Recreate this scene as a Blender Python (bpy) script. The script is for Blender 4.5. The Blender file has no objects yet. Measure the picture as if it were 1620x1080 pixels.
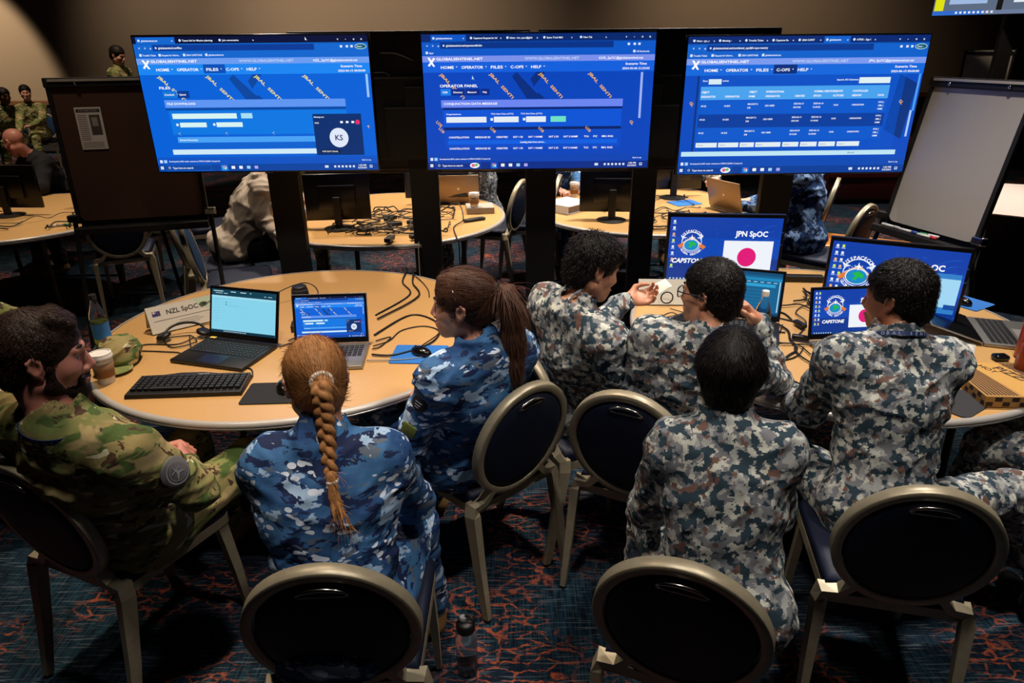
import bpy, bmesh, math, random
import numpy as np
from mathutils import Vector, Matrix, Euler
random.seed(7)
C = bpy.context.scene.collection
PI = math.pi
# ------------------------------------------------------------------ camera, light, exposure
sc = bpy.context.scene
cam = bpy.data.cameras.new('camera'); cam.lens = 24; cam.sensor_width = 36; cam.clip_start = 0.05; cam.clip_end = 80
camo_ = bpy.data.objects.new('camera', cam); C.objects.link(camo_)
camo_.matrix_world = Matrix.Translation((0, 0, 1.99)) @ Matrix.Rotation(math.radians(90 - 23.55), 4, 'X') @ Matrix.Rotation(math.radians(-0.53), 4, 'Z')
sc.camera = camo_
sc.view_settings.view_transform = 'Standard'; sc.view_settings.look = 'None'
sc.view_settings.exposure = 0.0; sc.view_settings.gamma = 1.0; sc.view_settings.use_curve_mapping = False
w = bpy.data.worlds.new('world'); sc.world = w; w.use_nodes = True
w.node_tree.nodes['Background'].inputs[0].default_value = (0.035, 0.04, 0.055, 1)
w.node_tree.nodes['Background'].inputs[1].default_value = 0.9

def spot(name, loc, aim, power, col, size=75, blend=0.6, rad=0.12):
    l = bpy.data.lights.new(name, 'SPOT'); l.energy = power; l.color = col; l.spot_size = math.radians(size); l.spot_blend = blend; l.shadow_soft_size = rad
    o = bpy.data.objects.new(name, l); C.objects.link(o); o.location = loc
    o.rotation_euler = (Vector(aim) - Vector(loc)).to_track_quat('-Z', 'Y').to_euler(); return o
WARM = (1.0, 0.80, 0.60); NEUT = (1.0, 0.9, 0.80)
spot('ceiling_and_fill_spot', (-0.9, 3.3, 4.6), (-1.0, 3.0, 0.7), 570, WARM, 62, .8)
spot('ceiling_and_fill_spot', (1.7, 3.3, 4.6), (1.55, 3.0, 0.7), 700, NEUT, 62, .8)
spot('ceiling_and_fill_spot', (-0.3, 1.1, 4.4), (-0.4, 1.7, 0.8), 210, NEUT, 66, .9)
spot('ceiling_and_fill_spot', (1.3, 1.0, 4.4), (0.9, 1.8, 0.8), 260, NEUT, 66, .9)
spot('ceiling_and_fill_spot', (-1.0, 5.6, 4.6), (-0.95, 5.5, 0.7), 760, WARM, 60, .8)
spot('ceiling_and_fill_spot', (1.5, 5.8, 4.6), (1.2, 5.6, 0.7), 900, NEUT, 64, .8)
spot('ceiling_and_fill_spot', (-4.2, 5.6, 4.6), (-4.0, 5.5, 0.7), 420, WARM, 56, .8)
spot('ceiling_and_fill_spot', (4.4, 5.2, 4.6), (3.3, 5.4, 0.9), 800, NEUT, 70, .8)

spot('ceiling_and_fill_spot', (-2.2, 2.6, 4.4), (-.5, 2.2, 1.0), 130, WARM, 50, .9)  # fill spot added to brighten the ponytailed person's face
spot('ceiling_and_fill_spot', (.2, 8.2, 4.7), (.2, 6.6, .9), 420, NEUT, 70, .9)  # added fill for the people behind the middle screen
spot('ceiling_and_fill_spot', (-2.6, 7.6, 4.7), (-2.2, 5.6, .8), 420, NEUT, 70, .9)  # added fill for the back left tables and chairs
spot('ceiling_and_fill_spot', (3.6, 7.8, 4.7), (3.4, 7.0, .4), 700, NEUT, 80, .9)  # added fill for the carpet and furniture at back right

# ------------------------------------------------------------------ materials
def lin(c):
    if isinstance(c, str):
        c = c.lstrip('#'); c = [int(c[i:i + 2], 16) / 255 for i in (0, 2, 4)]
        return tuple(x / 12.92 if x <= 0.04045 else ((x + 0.055) / 1.055) ** 2.4 for x in c)
    return tuple(c)
_m = {}
class NT:
    def __init__(s, m):
        m.use_nodes = True; s.t = m.node_tree; s.b = s.t.nodes['Principled BSDF']
    def n(s, ty, **k):
        x = s.t.nodes.new('ShaderNode' + ty)
        for a, v in k.items(): setattr(x, a, v)
        return x
    def l(s, a, b): s.t.links.new(a, b)
    def math(s, op, a, b=0.5, c=None):
        x = s.n('Math', operation=op)
        for i, v in enumerate((a, b, c)):
            if v is None: continue
            if isinstance(v, (int, float)): x.inputs[i].default_value = v
            else: s.l(v, x.inputs[i])
        return x.outputs[0]
    def mix(s, f, a, b):
        x = s.n('Mix', data_type='RGBA')
        for i, v in ((0, f), (6, a), (7, b)):
            if isinstance(v, (int, float)): x.inputs[i].default_value = v
            elif isinstance(v, tuple): x.inputs[i].default_value = (*v, 1)
            else: s.l(v, x.inputs[i])
        return x.outputs[2]
    def coord(s, scale=(1, 1, 1), snap=None, rot=None, off=None, kind='Object'):
        c = s.n('TexCoord').outputs[kind]
        if snap:
            v = s.n('VectorMath', operation='SNAP'); s.l(c, v.inputs[0]); v.inputs[1].default_value = (snap,) * 3; c = v.outputs[0]
        m = s.n('Mapping'); s.l(c, m.inputs[0]); m.inputs['Scale'].default_value = scale
        if rot: m.inputs['Rotation'].default_value = rot
        if off: m.inputs['Location'].default_value = off
        return m.outputs[0]
    def noise(s, co, scale=5, detail=2, rough=.5, dist=0):
        x = s.n('TexNoise'); s.l(co, x.inputs['Vector']); x.inputs['Scale'].default_value = scale
        x.inputs['Detail'].default_value = detail; x.inputs['Roughness'].default_value = rough; x.inputs['Distortion'].default_value = dist
        return x.outputs['Fac']
    def vor(s, co, scale=5, feat='F1', rnd=1.0):
        x = s.n('TexVoronoi', feature=feat); s.l(co, x.inputs['Vector']); x.inputs['Scale'].default_value = scale; x.inputs['Randomness'].default_value = rnd
        return x.outputs['Distance']
    def step(s, v, lo, hi):
        x = s.n('MapRange'); s.l(v, x.inputs[0]); x.inputs[1].default_value = lo; x.inputs[2].default_value = hi; return x.outputs[0]
    def bump(s, h, st=.3, d=.01):
        x = s.n('Bump'); x.inputs['Strength'].default_value = st; x.inputs['Distance'].default_value = d; s.l(h, x.inputs['Height']); s.l(x.outputs[0], s.b.inputs['Normal'])
def mat(name, col=(.5, .5, .5), rough=.6, metal=0, fn=None, spec=None, **k):
    if name in _m: return _m[name]
    m = bpy.data.materials.new(name); t = NT(m); col = lin(col)
    t.b.inputs['Base Color'].default_value = (*col, 1); t.b.inputs['Roughness'].default_value = rough; t.b.inputs['Metallic'].default_value = metal
    if spec is not None: t.b.inputs['Specular IOR Level'].default_value = spec
    for a, v in k.items(): t.b.inputs[a.replace('_', ' ')].default_value = v
    if fn: fn(t)
    _m[name] = m; return m
def emis(name, col, st=1.0):
    if name in _m: return _m[name]
    m = bpy.data.materials.new(name); t = NT(m); col = lin(col)
    t.b.inputs['Base Color'].default_value = (0.004, 0.004, 0.006, 1); t.b.inputs['Roughness'].default_value = .35
    t.b.inputs['Emission Color'].default_value = (*col, 1); t.b.inputs['Emission Strength'].default_value = st
    _m[name] = m; return m

def fabric_bump(t, st=.45, d=.008):
    c = t.coord((1, 1, 1)); a = t.noise(c, 22, 3, .6, .4); b = t.noise(c, 9, 2, .5, 1.2)
    t.bump(t.math('ADD', t.math('MULTIPLY', a, .35), b), st, d)
def f_jpn(t):
    p = t.coord((1, 1, 1.0), snap=.0036); q = t.coord((1, 1, 1.1), snap=.0036, off=(3.1, 7.7, 1.9)); r = t.coord((1, 1, 1.0), snap=.0036, off=(9.1, 2.7, 5.9)); s_ = t.coord((1, 1, 1), snap=.0036, off=(19.1, 12.7, 3.9))
    col = t.mix(t.step(t.noise(s_, 21, 1), .50, .51), lin('#bfc1b8'), lin('#9da19f'))
    col = t.mix(t.step(t.noise(p, 36, 1.5, .6), .50, .505), col, lin('#74777d'))
    col = t.mix(t.step(t.noise(r, 20, 2, .6), .60, .605), col, lin('#6a5049'))
    col = t.mix(t.step(t.noise(q, 32, 1.5, .65), .54, .545), col, lin('#2a3d49'))
    t.l(col, t.b.inputs['Base Color']); fabric_bump(t)
def f_au(t):
    p = t.coord((1, 1, 1.8)); q = t.coord((1, 1, 2.6), off=(3, 5, 7)); r = t.coord((1, 1, 2.2), off=(8, 1, 3)); u = t.coord((1, 1, 1.6), off=(2, 2, 9)); v = t.coord((1, 1, 2.0), off=(6, 12, 1))
    col = t.mix(t.step(t.noise(p, 7, 3, .55), .40, .60), lin('#24487c'), lin('#3f70a2'))
    col = t.mix(t.step(t.noise(q, 10, 4, .65, .6), .535, .55), col, lin('#14244c'))
    col = t.mix(t.step(t.noise(r, 12, 3, .6, .4), .60, .61), col, lin('#5b6878'))
    col = t.mix(t.step(t.noise(u, 8, 4, .65, .3), .585, .60), col, lin('#a3c2e4'))
    wn = t.n('TexNoise'); t.l(v, wn.inputs['Vector']); wn.inputs['Scale'].default_value = 10; ad = t.n('VectorMath', operation='MULTIPLY_ADD'); t.l(wn.outputs['Color'], ad.inputs[0]); ad.inputs[1].default_value = (.03, .03, .02); t.l(v, ad.inputs[2])
    d = t.vor(ad.outputs[0], 32); g = t.noise(t.coord((1, 1, 2.4), off=(4, 4, 4)), 9, 0)
    ov = t.math('MULTIPLY', t.step(d, .46, .43), t.step(g, .615, .63))
    col = t.mix(ov, col, lin('#d6e2f4'))
    t.l(col, t.b.inputs['Base Color']); fabric_bump(t)
def f_nz(t):
    p = t.coord((1, 1, 2.2)); q = t.coord((1, 1, 2.6), off=(3, 5, 7)); r = t.coord((1, 1, 1.3), off=(8, 1, 3)); u = t.coord((1, 1, 2.4), off=(2, 2, 9))
    col = t.mix(t.step(t.noise(p, 6, 2), .40, .62), lin('#948658'), lin('#6f7c45'))
    col = t.mix(t.step(t.noise(q, 9, 3, .6, .6), .54, .58), col, lin('#4a5f30'))
    col = t.mix(t.step(t.noise(u, 8, 2, .6, .6), .57, .63), col, lin('#a9976a'))
    col = t.mix(t.step(t.noise(r, 13, 3, .65, .6), .585, .60), col, lin('#4a3628'))
    g = t.noise(t.coord((1, 1, 3.4), off=(4, 4, 4)), 12, 1, .5, .5)
    col = t.mix(t.step(g, .665, .675), col, lin('#cfc8a4'))
    t.l(col, t.b.inputs['Base Color']); fabric_bump(t)
M_JPN = mat('grey_pixel_camouflage', rough=.85, fn=f_jpn, spec=.25)
M_AU = mat('blue_camouflage', rough=.8, fn=f_au, spec=.3)
M_NZ = mat('green_camouflage', rough=.85, fn=f_nz, spec=.25)
def skin(name, col):
    def f(t):
        n = t.noise(t.coord(), 30, 3)
        c = lin(col); d = (c[0] * .86, c[1] * .72, c[2] * .70)
        t.l(t.mix(n, c, d), t.b.inputs['Base Color']); t.bump(t.noise(t.coord(), 160, 3), .12, .002)
        t.b.inputs['Subsurface Weight'].default_value = .12; t.b.inputs['Subsurface Radius'].default_value = (.02, .008, .004); t.b.inputs['Subsurface Scale'].default_value = .4
    return mat(name, col, .48, fn=f)
S_PINK = skin('pink_skin', '#c98b78'); S_FAIR = skin('fair_skin', '#dca68c'); S_ASIA = skin('tan_skin', '#c99274'); S_TAN = skin('brown_skin', '#a96f50')
S_DARK = skin('dark_skin', '#6b4430')
def hairm(name, col, col2, stretch=(60, 60, 6), spec=.22, rough=.55):
    def f(t):
        n = t.noise(t.coord(stretch), 2.0, 3, .6)
        t.l(t.mix(n, lin(col), lin(col2)), t.b.inputs['Base Color']); t.bump(n, .5, .004)
    return mat(name, col, rough, fn=f, spec=spec)
H_BLACK = hairm('black_hair', '#0b0908', '#1d1613'); H_DKBR = hairm('dark_brown_hair', '#1c120d', '#3a281e')
H_BRN = hairm('brown_hair', '#35221a', '#654434'); H_BLOND = hairm('strawberry_blond_hair', '#8a5a33', '#c08a56'); H_BEARD = hairm('dark_beard', '#120c0a', '#2a1a14')
M_EYE = mat('eye_white', '#a89e98', .3); M_IRIS = mat('dark_iris', '#1a0f0a', .2); M_LIP = mat('lip_skin', '#a8615a', .5); M_BROW = mat('eyebrow_hair', '#140d0a', .8)
M_BOOT = mat('tan_suede_boot', '#8a6a3c', .85); M_BLKBOOT = mat('black_boot', '#0d0d0f', .5)
M_BLAZER = mat('light_grey_blazer_cloth', '#a59a8d', .85, fn=fabric_bump, spec=.2); M_SLACKS = mat('dark_trouser_cloth', '#15171f', .9, fn=fabric_bump, spec=.2)
M_NAVYTEE = mat('navy_undershirt', '#0d1a33', .9)

# ------------------------------------------------------------------ object helpers
def tag(o, label=None, cat=None, group=None, kind=None):
    if label: o['label'] = label
    if cat: o['category'] = cat
    if group: o['group'] = group
    if kind: o['kind'] = kind
    return o
def empty(name, loc=(0, 0, 0), yaw=0, label=None, cat=None, group=None, parent=None):
    o = bpy.data.objects.new(name, None); C.objects.link(o); o.location = loc; o.rotation_euler = (0, 0, math.radians(yaw)); o.empty_display_size = .1
    if parent: o.parent = parent
    return tag(o, label, cat, group)
def mesh_obj(name, me, m=None, parent=None, smooth=False):
    o = bpy.data.objects.new(name, me); C.objects.link(o)
    if m is not None:
        for x in (m if isinstance(m, (list, tuple)) else [m]): me.materials.append(x)
    if smooth: me.shade_smooth()
    if parent: o.parent = parent
    return o
def bm_obj(name, bm, m=None, parent=None, smooth=False, angle=None):
    bm.normal_update(); me = bpy.data.meshes.new(name); bm.to_mesh(me); bm.free()
    o = mesh_obj(name, me, m, parent, False)
    if smooth or angle:
        me.shade_smooth()
        if angle:
            try: me.set_sharp_from_angle(angle=math.radians(angle))
            except Exception: pass
    return o
def copy_tree(o, parent=None):
    c = o.copy(); C.objects.link(c)
    if parent: c.parent = parent
    for ch in list(o.children): copy_tree(ch, c)
    return c
# bmesh primitive adders
def box(bm, c, s, rot=None, bev=0, mi=0, seg=2, taper=None):
    r = bmesh.ops.create_cube(bm, size=1.0); vs = r['verts']
    for v in vs:
        x, y, z = v.co.x * s[0], v.co.y * s[1], v.co.z * s[2]
        if taper and v.co.z > 0: x *= taper; y *= taper
        v.co = (x, y, z)
    fs = list({f for v in vs for f in v.link_faces})
    if bev:
        es = list({e for v in vs for e in v.link_edges})
        g = bmesh.ops.bevel(bm, geom=es, offset=bev, segments=seg, profile=.5, affect='EDGES')
        fs = g['faces'] + [f for f in fs if f.is_valid]; vs = list({v for f in fs for v in f.verts})
    M = Matrix.Translation(c)
    if rot is not None: M = M @ (rot if isinstance(rot, Matrix) else Euler(rot).to_matrix().to_4x4())
    bmesh.ops.transform(bm, matrix=M, verts=vs)
    for f in fs: f.material_index = mi
    return vs
def prism(bm, pts, z0, z1, mi=0):
    a = [bm.verts.new((x, y, z0)) for x, y in pts]; b = [bm.verts.new((x, y, z1)) for x, y in pts]; n = len(pts)
    fs = [bm.faces.new(a[::-1]), bm.faces.new(b)] + [bm.faces.new((a[i], a[(i + 1) % n], b[(i + 1) % n], b[i])) for i in range(n)]
    for f in fs: f.material_index = mi
    return a + b
def lathe(bm, prof, n=32, c=(0, 0, 0), mi=0, cap=True):
    rings = []
    for r, z in prof:
        rings.append([bm.verts.new((c[0] + r * math.cos(2 * PI * i / n), c[1] + r * math.sin(2 * PI * i / n), c[2] + z)) for i in range(n)])
    for a, b in zip(rings, rings[1:]):
        for i in range(n):
            f = bm.faces.new((a[i], a[(i + 1) % n], b[(i + 1) % n], b[i])); f.material_index = mi
    if cap:
        for r, fl in ((rings[0], True), (rings[-1], False)):
            f = bm.faces.new(r[::-1] if fl else r); f.material_index = mi
    return [v for r in rings for v in r]
def frames(pts, up=Vector((0, 0, 1))):
    out = []; prev = None
    for i, p in enumerate(pts):
        a = pts[max(0, i - 1)]; b = pts[min(len(pts) - 1, i + 1)]; t = (b - a).normalized() if (b - a).length > 1e-9 else Vector((0, 0, 1))
        if prev is None:
            x = t.cross(up)
            if x.length < .05: x = t.cross(Vector((0, 1, 0)))
        else: x = prev - t * prev.dot(t)
        if x.length < 1e-6: x = t.orthogonal()
        x.normalize(); prev = x; out.append((t, x, t.cross(x)))
    return out
def tube(bm, pts, r, n=8, mi=0, closed=False, sec=None, up=Vector((0, 0, 1))):
    pts = [Vector(p) for p in pts]; rr = r if isinstance(r, (list, tuple)) else [r] * len(pts); rings = []
    for (t, x, y), p, q in zip(frames(pts, up), pts, rr):
        if sec: rings.append([bm.verts.new(p + x * (a * q) + y * (b * q)) for a, b in sec])
        else: rings.append([bm.verts.new(p + x * (q * math.cos(2 * PI * i / n)) + y * (q * math.sin(2 * PI * i / n))) for i in range(n)])
    m = len(rings[0]); pr = list(zip(rings, rings[1:])) + ([(rings[-1], rings[0])] if closed else [])
    for a, b in pr:
        for i in range(m):
            f = bm.faces.new((a[i], a[(i + 1) % m], b[(i + 1) % m], b[i])); f.material_index = mi
    if not closed:
        bm.faces.new(rings[0][::-1]).material_index = mi; bm.faces.new(rings[-1]).material_index = mi
def spline(pts, k=6, closed=False):
    P = [Vector(p) for p in pts]; n = len(P); out = []
    rng = n if closed else n - 1
    for i in range(rng):
        p0 = P[(i - 1) % n] if closed or i > 0 else P[0]; p1 = P[i]; p2 = P[(i + 1) % n]; p3 = P[(i + 2) % n] if closed or i + 2 < n else P[-1]
        for j in range(k):
            t = j / k; out.append(.5 * ((2 * p1) + (p2 - p0) * t + (2 * p0 - 5 * p1 + 4 * p2 - p3) * t * t + (3 * p1 - p0 - 3 * p2 + p3) * t ** 3))
    if not closed: out.append(P[-1])
    return out

# ------------------------------------------------------------------ blended-volume modeller (round cones and ellipsoids merged, polygonised by surface nets)
class Vol:
    def __init__(s): s.p = []
    def rc(s, a, b, ra, rb, k=.02, op='u'):
        a = np.array(a, float); b = np.array(b, float); c = (a + b) / 2
        s.p.append(('c', (a, b, ra, rb), k, op, c, np.linalg.norm(b - a) / 2 + max(ra, rb))); return s
    def el(s, c, r, R=None, k=.02, op='u'):
        R = np.eye(3) if R is None else np.array(R, float)
        s.p.append(('e', (np.array(c, float), np.array(r, float), R), k, op, np.array(c, float), max(r))); return s
    def sp(s, c, r, k=.02, op='u'): return s.rc(c, np.array(c) + [0, 0, 1e-4], r, r, k, op)
    def ev(s, P, prims, disp=None):
        D = np.full(len(P), 1.0)
        for ty, g, k, op, c, rr in prims:
            if ty == 'c':
                a, b, ra, rb = g; ba = b - a; l2 = ba @ ba; pa = P - a; h = np.clip(pa @ ba / l2, 0, 1)
                q = pa - h[:, None] * ba; d = np.sqrt(np.einsum('ij,ij->i', q, q)) - (ra + (rb - ra) * h)
            else:
                cc, r, R = g; q = (P - cc) @ R; k0 = np.sqrt(((q / r) ** 2).sum(1)); k1 = np.sqrt(((q / r ** 2) ** 2).sum(1)) + 1e-9; d = k0 * (k0 - 1) / k1
            if op == 'u':
                h = np.clip(.5 + .5 * (D - d) / k, 0, 1); D = D * (1 - h) + d * h - k * h * (1 - h)
            elif op == 's':
                h = np.clip(.5 - .5 * (D + d) / k, 0, 1); D = D * (1 - h) - d * h + k * h * (1 - h)
            elif op == 'i':
                h = np.clip(.5 - .5 * (D - d) / k, 0, 1); D = D * (1 - h) + d * h + k * h * (1 - h)
        if disp is not None: D = D - disp(P)
        return D
    def mesh(s, vs, disp=None, amp=.01, relax=1):
        N = 20; bs = N * vs; U = [p for p in s.p if p[3] == 'u']
        lo = np.min([p[4] - p[5] for p in U], 0) - .03; hi = np.max([p[4] + p[5] for p in U], 0) + .03
        nb = np.ceil((hi - lo) / bs).astype(int); half = bs * math.sqrt(3) / 2; G = 1 << 20
        K = []; VP = []; Q = []
        gx = np.arange(-1, N + 1); ix = np.stack(np.meshgrid(gx, gx, gx, indexing='ij'), -1).reshape(-1, 3); S = N + 2
        for bi in range(nb[0]):
            for bj in range(nb[1]):
                for bk in range(nb[2]):
                    b0 = lo + np.array([bi, bj, bk]) * bs; cen = (b0 + bs / 2)[None]
                    near = [p for p in s.p if np.linalg.norm(p[4] - cen[0]) < p[5] + half + vs + p[2] + .02]
                    if not any(p[3] == 'u' for p in near): continue
                    d0 = s.ev(cen, [p for p in near if p[3] == 'u'])[0]
                    if d0 > half * 1.7 + amp or d0 < -(half * 1.7 + amp) and not any(p[3] != 'u' for p in near): continue
                    base = np.array([bi, bj, bk]) * N
                    D = s.ev(lo + (base + ix) * vs, near, disp).reshape(S, S, S)
                    sg = D < 0
                    if sg.all() or not sg.any(): continue
                    # cells -1..N-1 (index 0..N)
                    c8 = np.stack([sg[i:S - 1 + i, j:S - 1 + j, k:S - 1 + k] for i in (0, 1) for j in (0, 1) for k in (0, 1)], 0)
                    act = c8.any(0) & ~c8.all(0); ci = np.argwhere(act)
                    acc = np.zeros((len(ci), 3)); cnt = np.zeros(len(ci))
                    for ax in range(3):
                        for u in (0, 1):
                            for v in (0, 1):
                                o1 = np.zeros(3, int); oo = [a for a in range(3) if a != ax]; o1[oo[0]] = u; o1[oo[1]] = v; o2 = o1.copy(); o2[ax] = 1
                                A = D[tuple((ci + o1).T)]; B = D[tuple((ci + o2).T)]; m = (A < 0) != (B < 0); t = A / (A - B + 1e-12)
                                pt = np.tile(o1.astype(float), (len(ci), 1)); pt[:, ax] = t; acc[m] += pt[m]; cnt[m] += 1
                    pos = (ci - 1 + acc / np.maximum(cnt, 1)[:, None] + base) * vs + lo
                    g = ci - 1 + base + 5; key = (g[:, 0] * G + g[:, 1]) * G + g[:, 2]
                    K.append(key); VP.append(pos)
                    for ax in range(3):
                        oo = [a for a in range(3) if a != ax]; sl = [slice(1, S - 1)] * 3; s2 = list(sl); s2[ax] = slice(2, S)
                        A = sg[tuple(sl)]; B = sg[tuple(s2)]; e = np.argwhere(A != B)
                        if not len(e): continue
                        inn = A[tuple(e.T)]; gg = e + base + 5; qs = []
                        for u, v in ((1, 1), (0, 1), (0, 0), (1, 0)):
                            w_ = gg.copy(); w_[:, oo[0]] -= u; w_[:, oo[1]] -= v; qs.append((w_[:, 0] * G + w_[:, 1]) * G + w_[:, 2])
                        q = np.stack(qs, 1); fl = inn if ax != 1 else ~inn; q[~fl] = q[~fl][:, ::-1]; Q.append(q)
        K = np.concatenate(K); VP = np.concatenate(VP); Q = np.concatenate(Q)
        uk, idx = np.unique(K, return_index=True); V = VP[idx]; qi = np.searchsorted(uk, Q); ok = (uk[np.minimum(qi, len(uk) - 1)] == Q).all(1); qi = qi[ok]
        for _ in range(relax):
            sm = np.zeros_like(V); n = np.zeros(len(V))
            for a in range(4):
                for b in (1, 3):
                    np.add.at(sm, qi[:, a], V[qi[:, (a + b) % 4]]); np.add.at(n, qi[:, a], 1)
            V = V * .5 + .5 * sm / np.maximum(n, 1)[:, None]
        return V, qi
def to_mesh(name, V, qi, org=(0, 0, 0)):
    V = V - np.array(org)
    me = bpy.data.meshes.new(name); me.vertices.add(len(V)); me.vertices.foreach_set('co', V.astype(np.float32).ravel())
    me.loops.add(qi.size); me.loops.foreach_set('vertex_index', qi.astype(np.int32).ravel()); me.polygons.add(len(qi))
    me.polygons.foreach_set('loop_start', np.arange(0, qi.size, 4, dtype=np.int32))
    me.update(calc_edges=True); me.shade_smooth(); return me
def normals(V, Q):
    n = np.cross(V[Q[:, 2]] - V[Q[:, 0]], V[Q[:, 3]] - V[Q[:, 1]]); N_ = np.zeros_like(V)
    for i in range(4): np.add.at(N_, Q[:, i], n)
    return N_ / (np.linalg.norm(N_, axis=1)[:, None] + 1e-12)
_rs = np.random.RandomState(3); _lat = _rs.rand(32, 32, 32)
def vnoise(P):
    i = np.floor(P).astype(int); f = P - i; f = f * f * (3 - 2 * f); r = 0
    for a in (0, 1):
        for b in (0, 1):
            for c in (0, 1):
                r = r + _lat[(i[:, 0] + a) & 31, (i[:, 1] + b) & 31, (i[:, 2] + c) & 31] * (f[:, 0] if a else 1 - f[:, 0]) * (f[:, 1] if b else 1 - f[:, 1]) * (f[:, 2] if c else 1 - f[:, 2])
    return r
def wrinkle(amp=.008, seed=0, ax=(7, 7, 20)):
    o = np.array([seed * 3.7, seed * 1.3, seed * 5.1])
    def f(P):
        wv = np.stack([vnoise(P * 6 + o), vnoise(P * 6 + o + 9), vnoise(P * 6 + o + 17)], 1) - .5
        Q = (P + wv * .10)
        a = 1 - np.abs(2 * vnoise(Q * np.array(ax) + o) - 1); b = 1 - np.abs(2 * vnoise(Q @ np.array([[.7, .2, .68], [-.3, .95, .1], [-.66, -.2, .72]]) * np.array([22, 9, 9]) + o + 4) - 1)
        return amp * (a ** 2 * .8 + b ** 3 * .6 - .5)
    return f
# ------------------------------------------------------------------ people
def nrm(v): v = np.array(v, float); return v / (np.linalg.norm(v) + 1e-12)
def rotm(yaw, pitch=0, roll=0):
    return np.array(Matrix.Rotation(math.radians(yaw), 3, 'Z') @ Matrix.Rotation(math.radians(pitch), 3, 'X') @ Matrix.Rotation(math.radians(roll), 3, 'Y'))
def hand(v, wr, d, n, side, curl=.35, s=1.0, spread=.12, thumb=.5, curls=None):
    wr = np.array(wr, float); d = nrm(d); n = np.array(n, float); n = nrm(n - d * (n @ d)); lat = np.cross(n, d) * (1 if side == 'L' else -1)
    v.rc(wr - d * .03, wr + d * .02, .026 * s, .024 * s, .02)
    v.el(wr + d * .052 * s, (.040 * s, .046 * s, .016 * s), np.stack([lat, d, n], 1), .018)
    for i, (off, ln) in enumerate(((.031, .074), (.011, .083), (-.010, .077), (-.030, .060))):
        c = curl if curls is None else curls[i]
        kn = wr + d * (.092 - abs(off - .008) * .25) * s + lat * off * s
        v.rc(wr + d * .03 * s + lat * off * .55 * s, kn, .0125 * s, .0105 * s, .010)
        p = kn; a = 0; dd = nrm(d + lat * off * spread * 12)
        for seg, bend, r0, r1 in ((.46, 75, .0098, .0088), (.30, 95, .0088, .0080), (.24, 60, .0080, .0068)):
            a += math.radians(bend * c); q = p + (dd * math.cos(a) + n * math.sin(a)) * ln * seg * s; v.rc(p, q, r0 * s, r1 * s, .004); p = q
    t0 = wr + d * .022 * s + lat * .022 * s + n * .006 * s; t1 = t0 + (lat * .68 + d * .62 + n * .3 * thumb) * .042 * s
    t2 = t1 + nrm(lat * (.5 - .6 * thumb) + d * .9 + n * .5 * thumb) * .032 * s; t3 = t2 + nrm(lat * (.1 - .6 * thumb) + d + n * .5 * thumb) * .026 * s
    v.rc(t0, t1, .015 * s, .012 * s, .012).rc(t1, t2, .0108 * s, .0098 * s, .005).rc(t2, t3, .0098 * s, .0078 * s, .005)
def head_prims(v, c, R, s=1.0, fem=False):
    h = lambda x, y, z: c + R @ (np.array([x, y, z]) * s)
    j = .90 if fem else 1.0
    v.el(h(0, -.012, .032), np.array((.075, .094, .084)) * s, R, .02)
    v.el(h(0, .028, -.028), np.array((.060 * j, .060, .082)) * s, R, .03)
    for x in (-1, 1):
        v.rc(h(x * .050 * j, .0, -.055), h(x * .018, .066, -.098), .022 * s, .018 * s, .03)
        v.sp(h(x * .040, .056, -.026), .024 * s, .03)
        v.el(h(x * .031, .097, .004), np.array((.017, .014, .011)) * s, R, .012, 's')
        v.rc(h(x * .010, .086, .022), h(x * .042, .074, .022), .010 * s, .008 * s, .014)
        v.rc(h(x * .020, .0785, .010), h(x * .042, .071, .008), .0045 * s, .004 * s, .006)
        v.rc(h(x * .021, .0785, -.007), h(x * .040, .072, -.006), .004 * s, .004 * s, .006)
        v.sp(h(x * .012, .096, -.040), .0085 * s, .006)
        # ear: rim, lobe and bowl
        e = [h(x * .072, .006, -.020), h(x * .077, -.002, .014), h(x * .080, -.013, .023), h(x * .083, -.024, .012), h(x * .081, -.021, -.008), h(x * .075, -.009, -.027)]
        v.el(h(x * .0765, -.009, -.003), np.array((.007, .017, .026)) * s, R @ np.array(Matrix.Rotation(x * -.35, 3, 'Z')), .006)
        for a, b in zip(e, e[1:]): v.rc(a, b, .0046 * s, .0046 * s, .004)
        v.sp(h(x * .074, .000, -.029), .0072 * s, .006)
        v.el(h(x * .0845, -.007, -.003), np.array((.006, .009, .015)) * s, R, .004, 's')
    v.rc(h(0, .086, .010), h(0, .106, -.032), .0085 * s, .0115 * s, .010)
    v.sp(h(0, .070, -.096), (.018 if fem else .021) * s, .02)
    v.el(h(0, .078, -.070), np.array((.030, .018, .022)) * s, R, .02)
    v.el(h(0, .0945, -.0655), np.array((.023, .0085, .0055)) * s, R, .004)
    v.el(h(0, .0925, -.0765), np.array((.020, .0085, .0065)) * s, R, .004)
    return h
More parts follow.
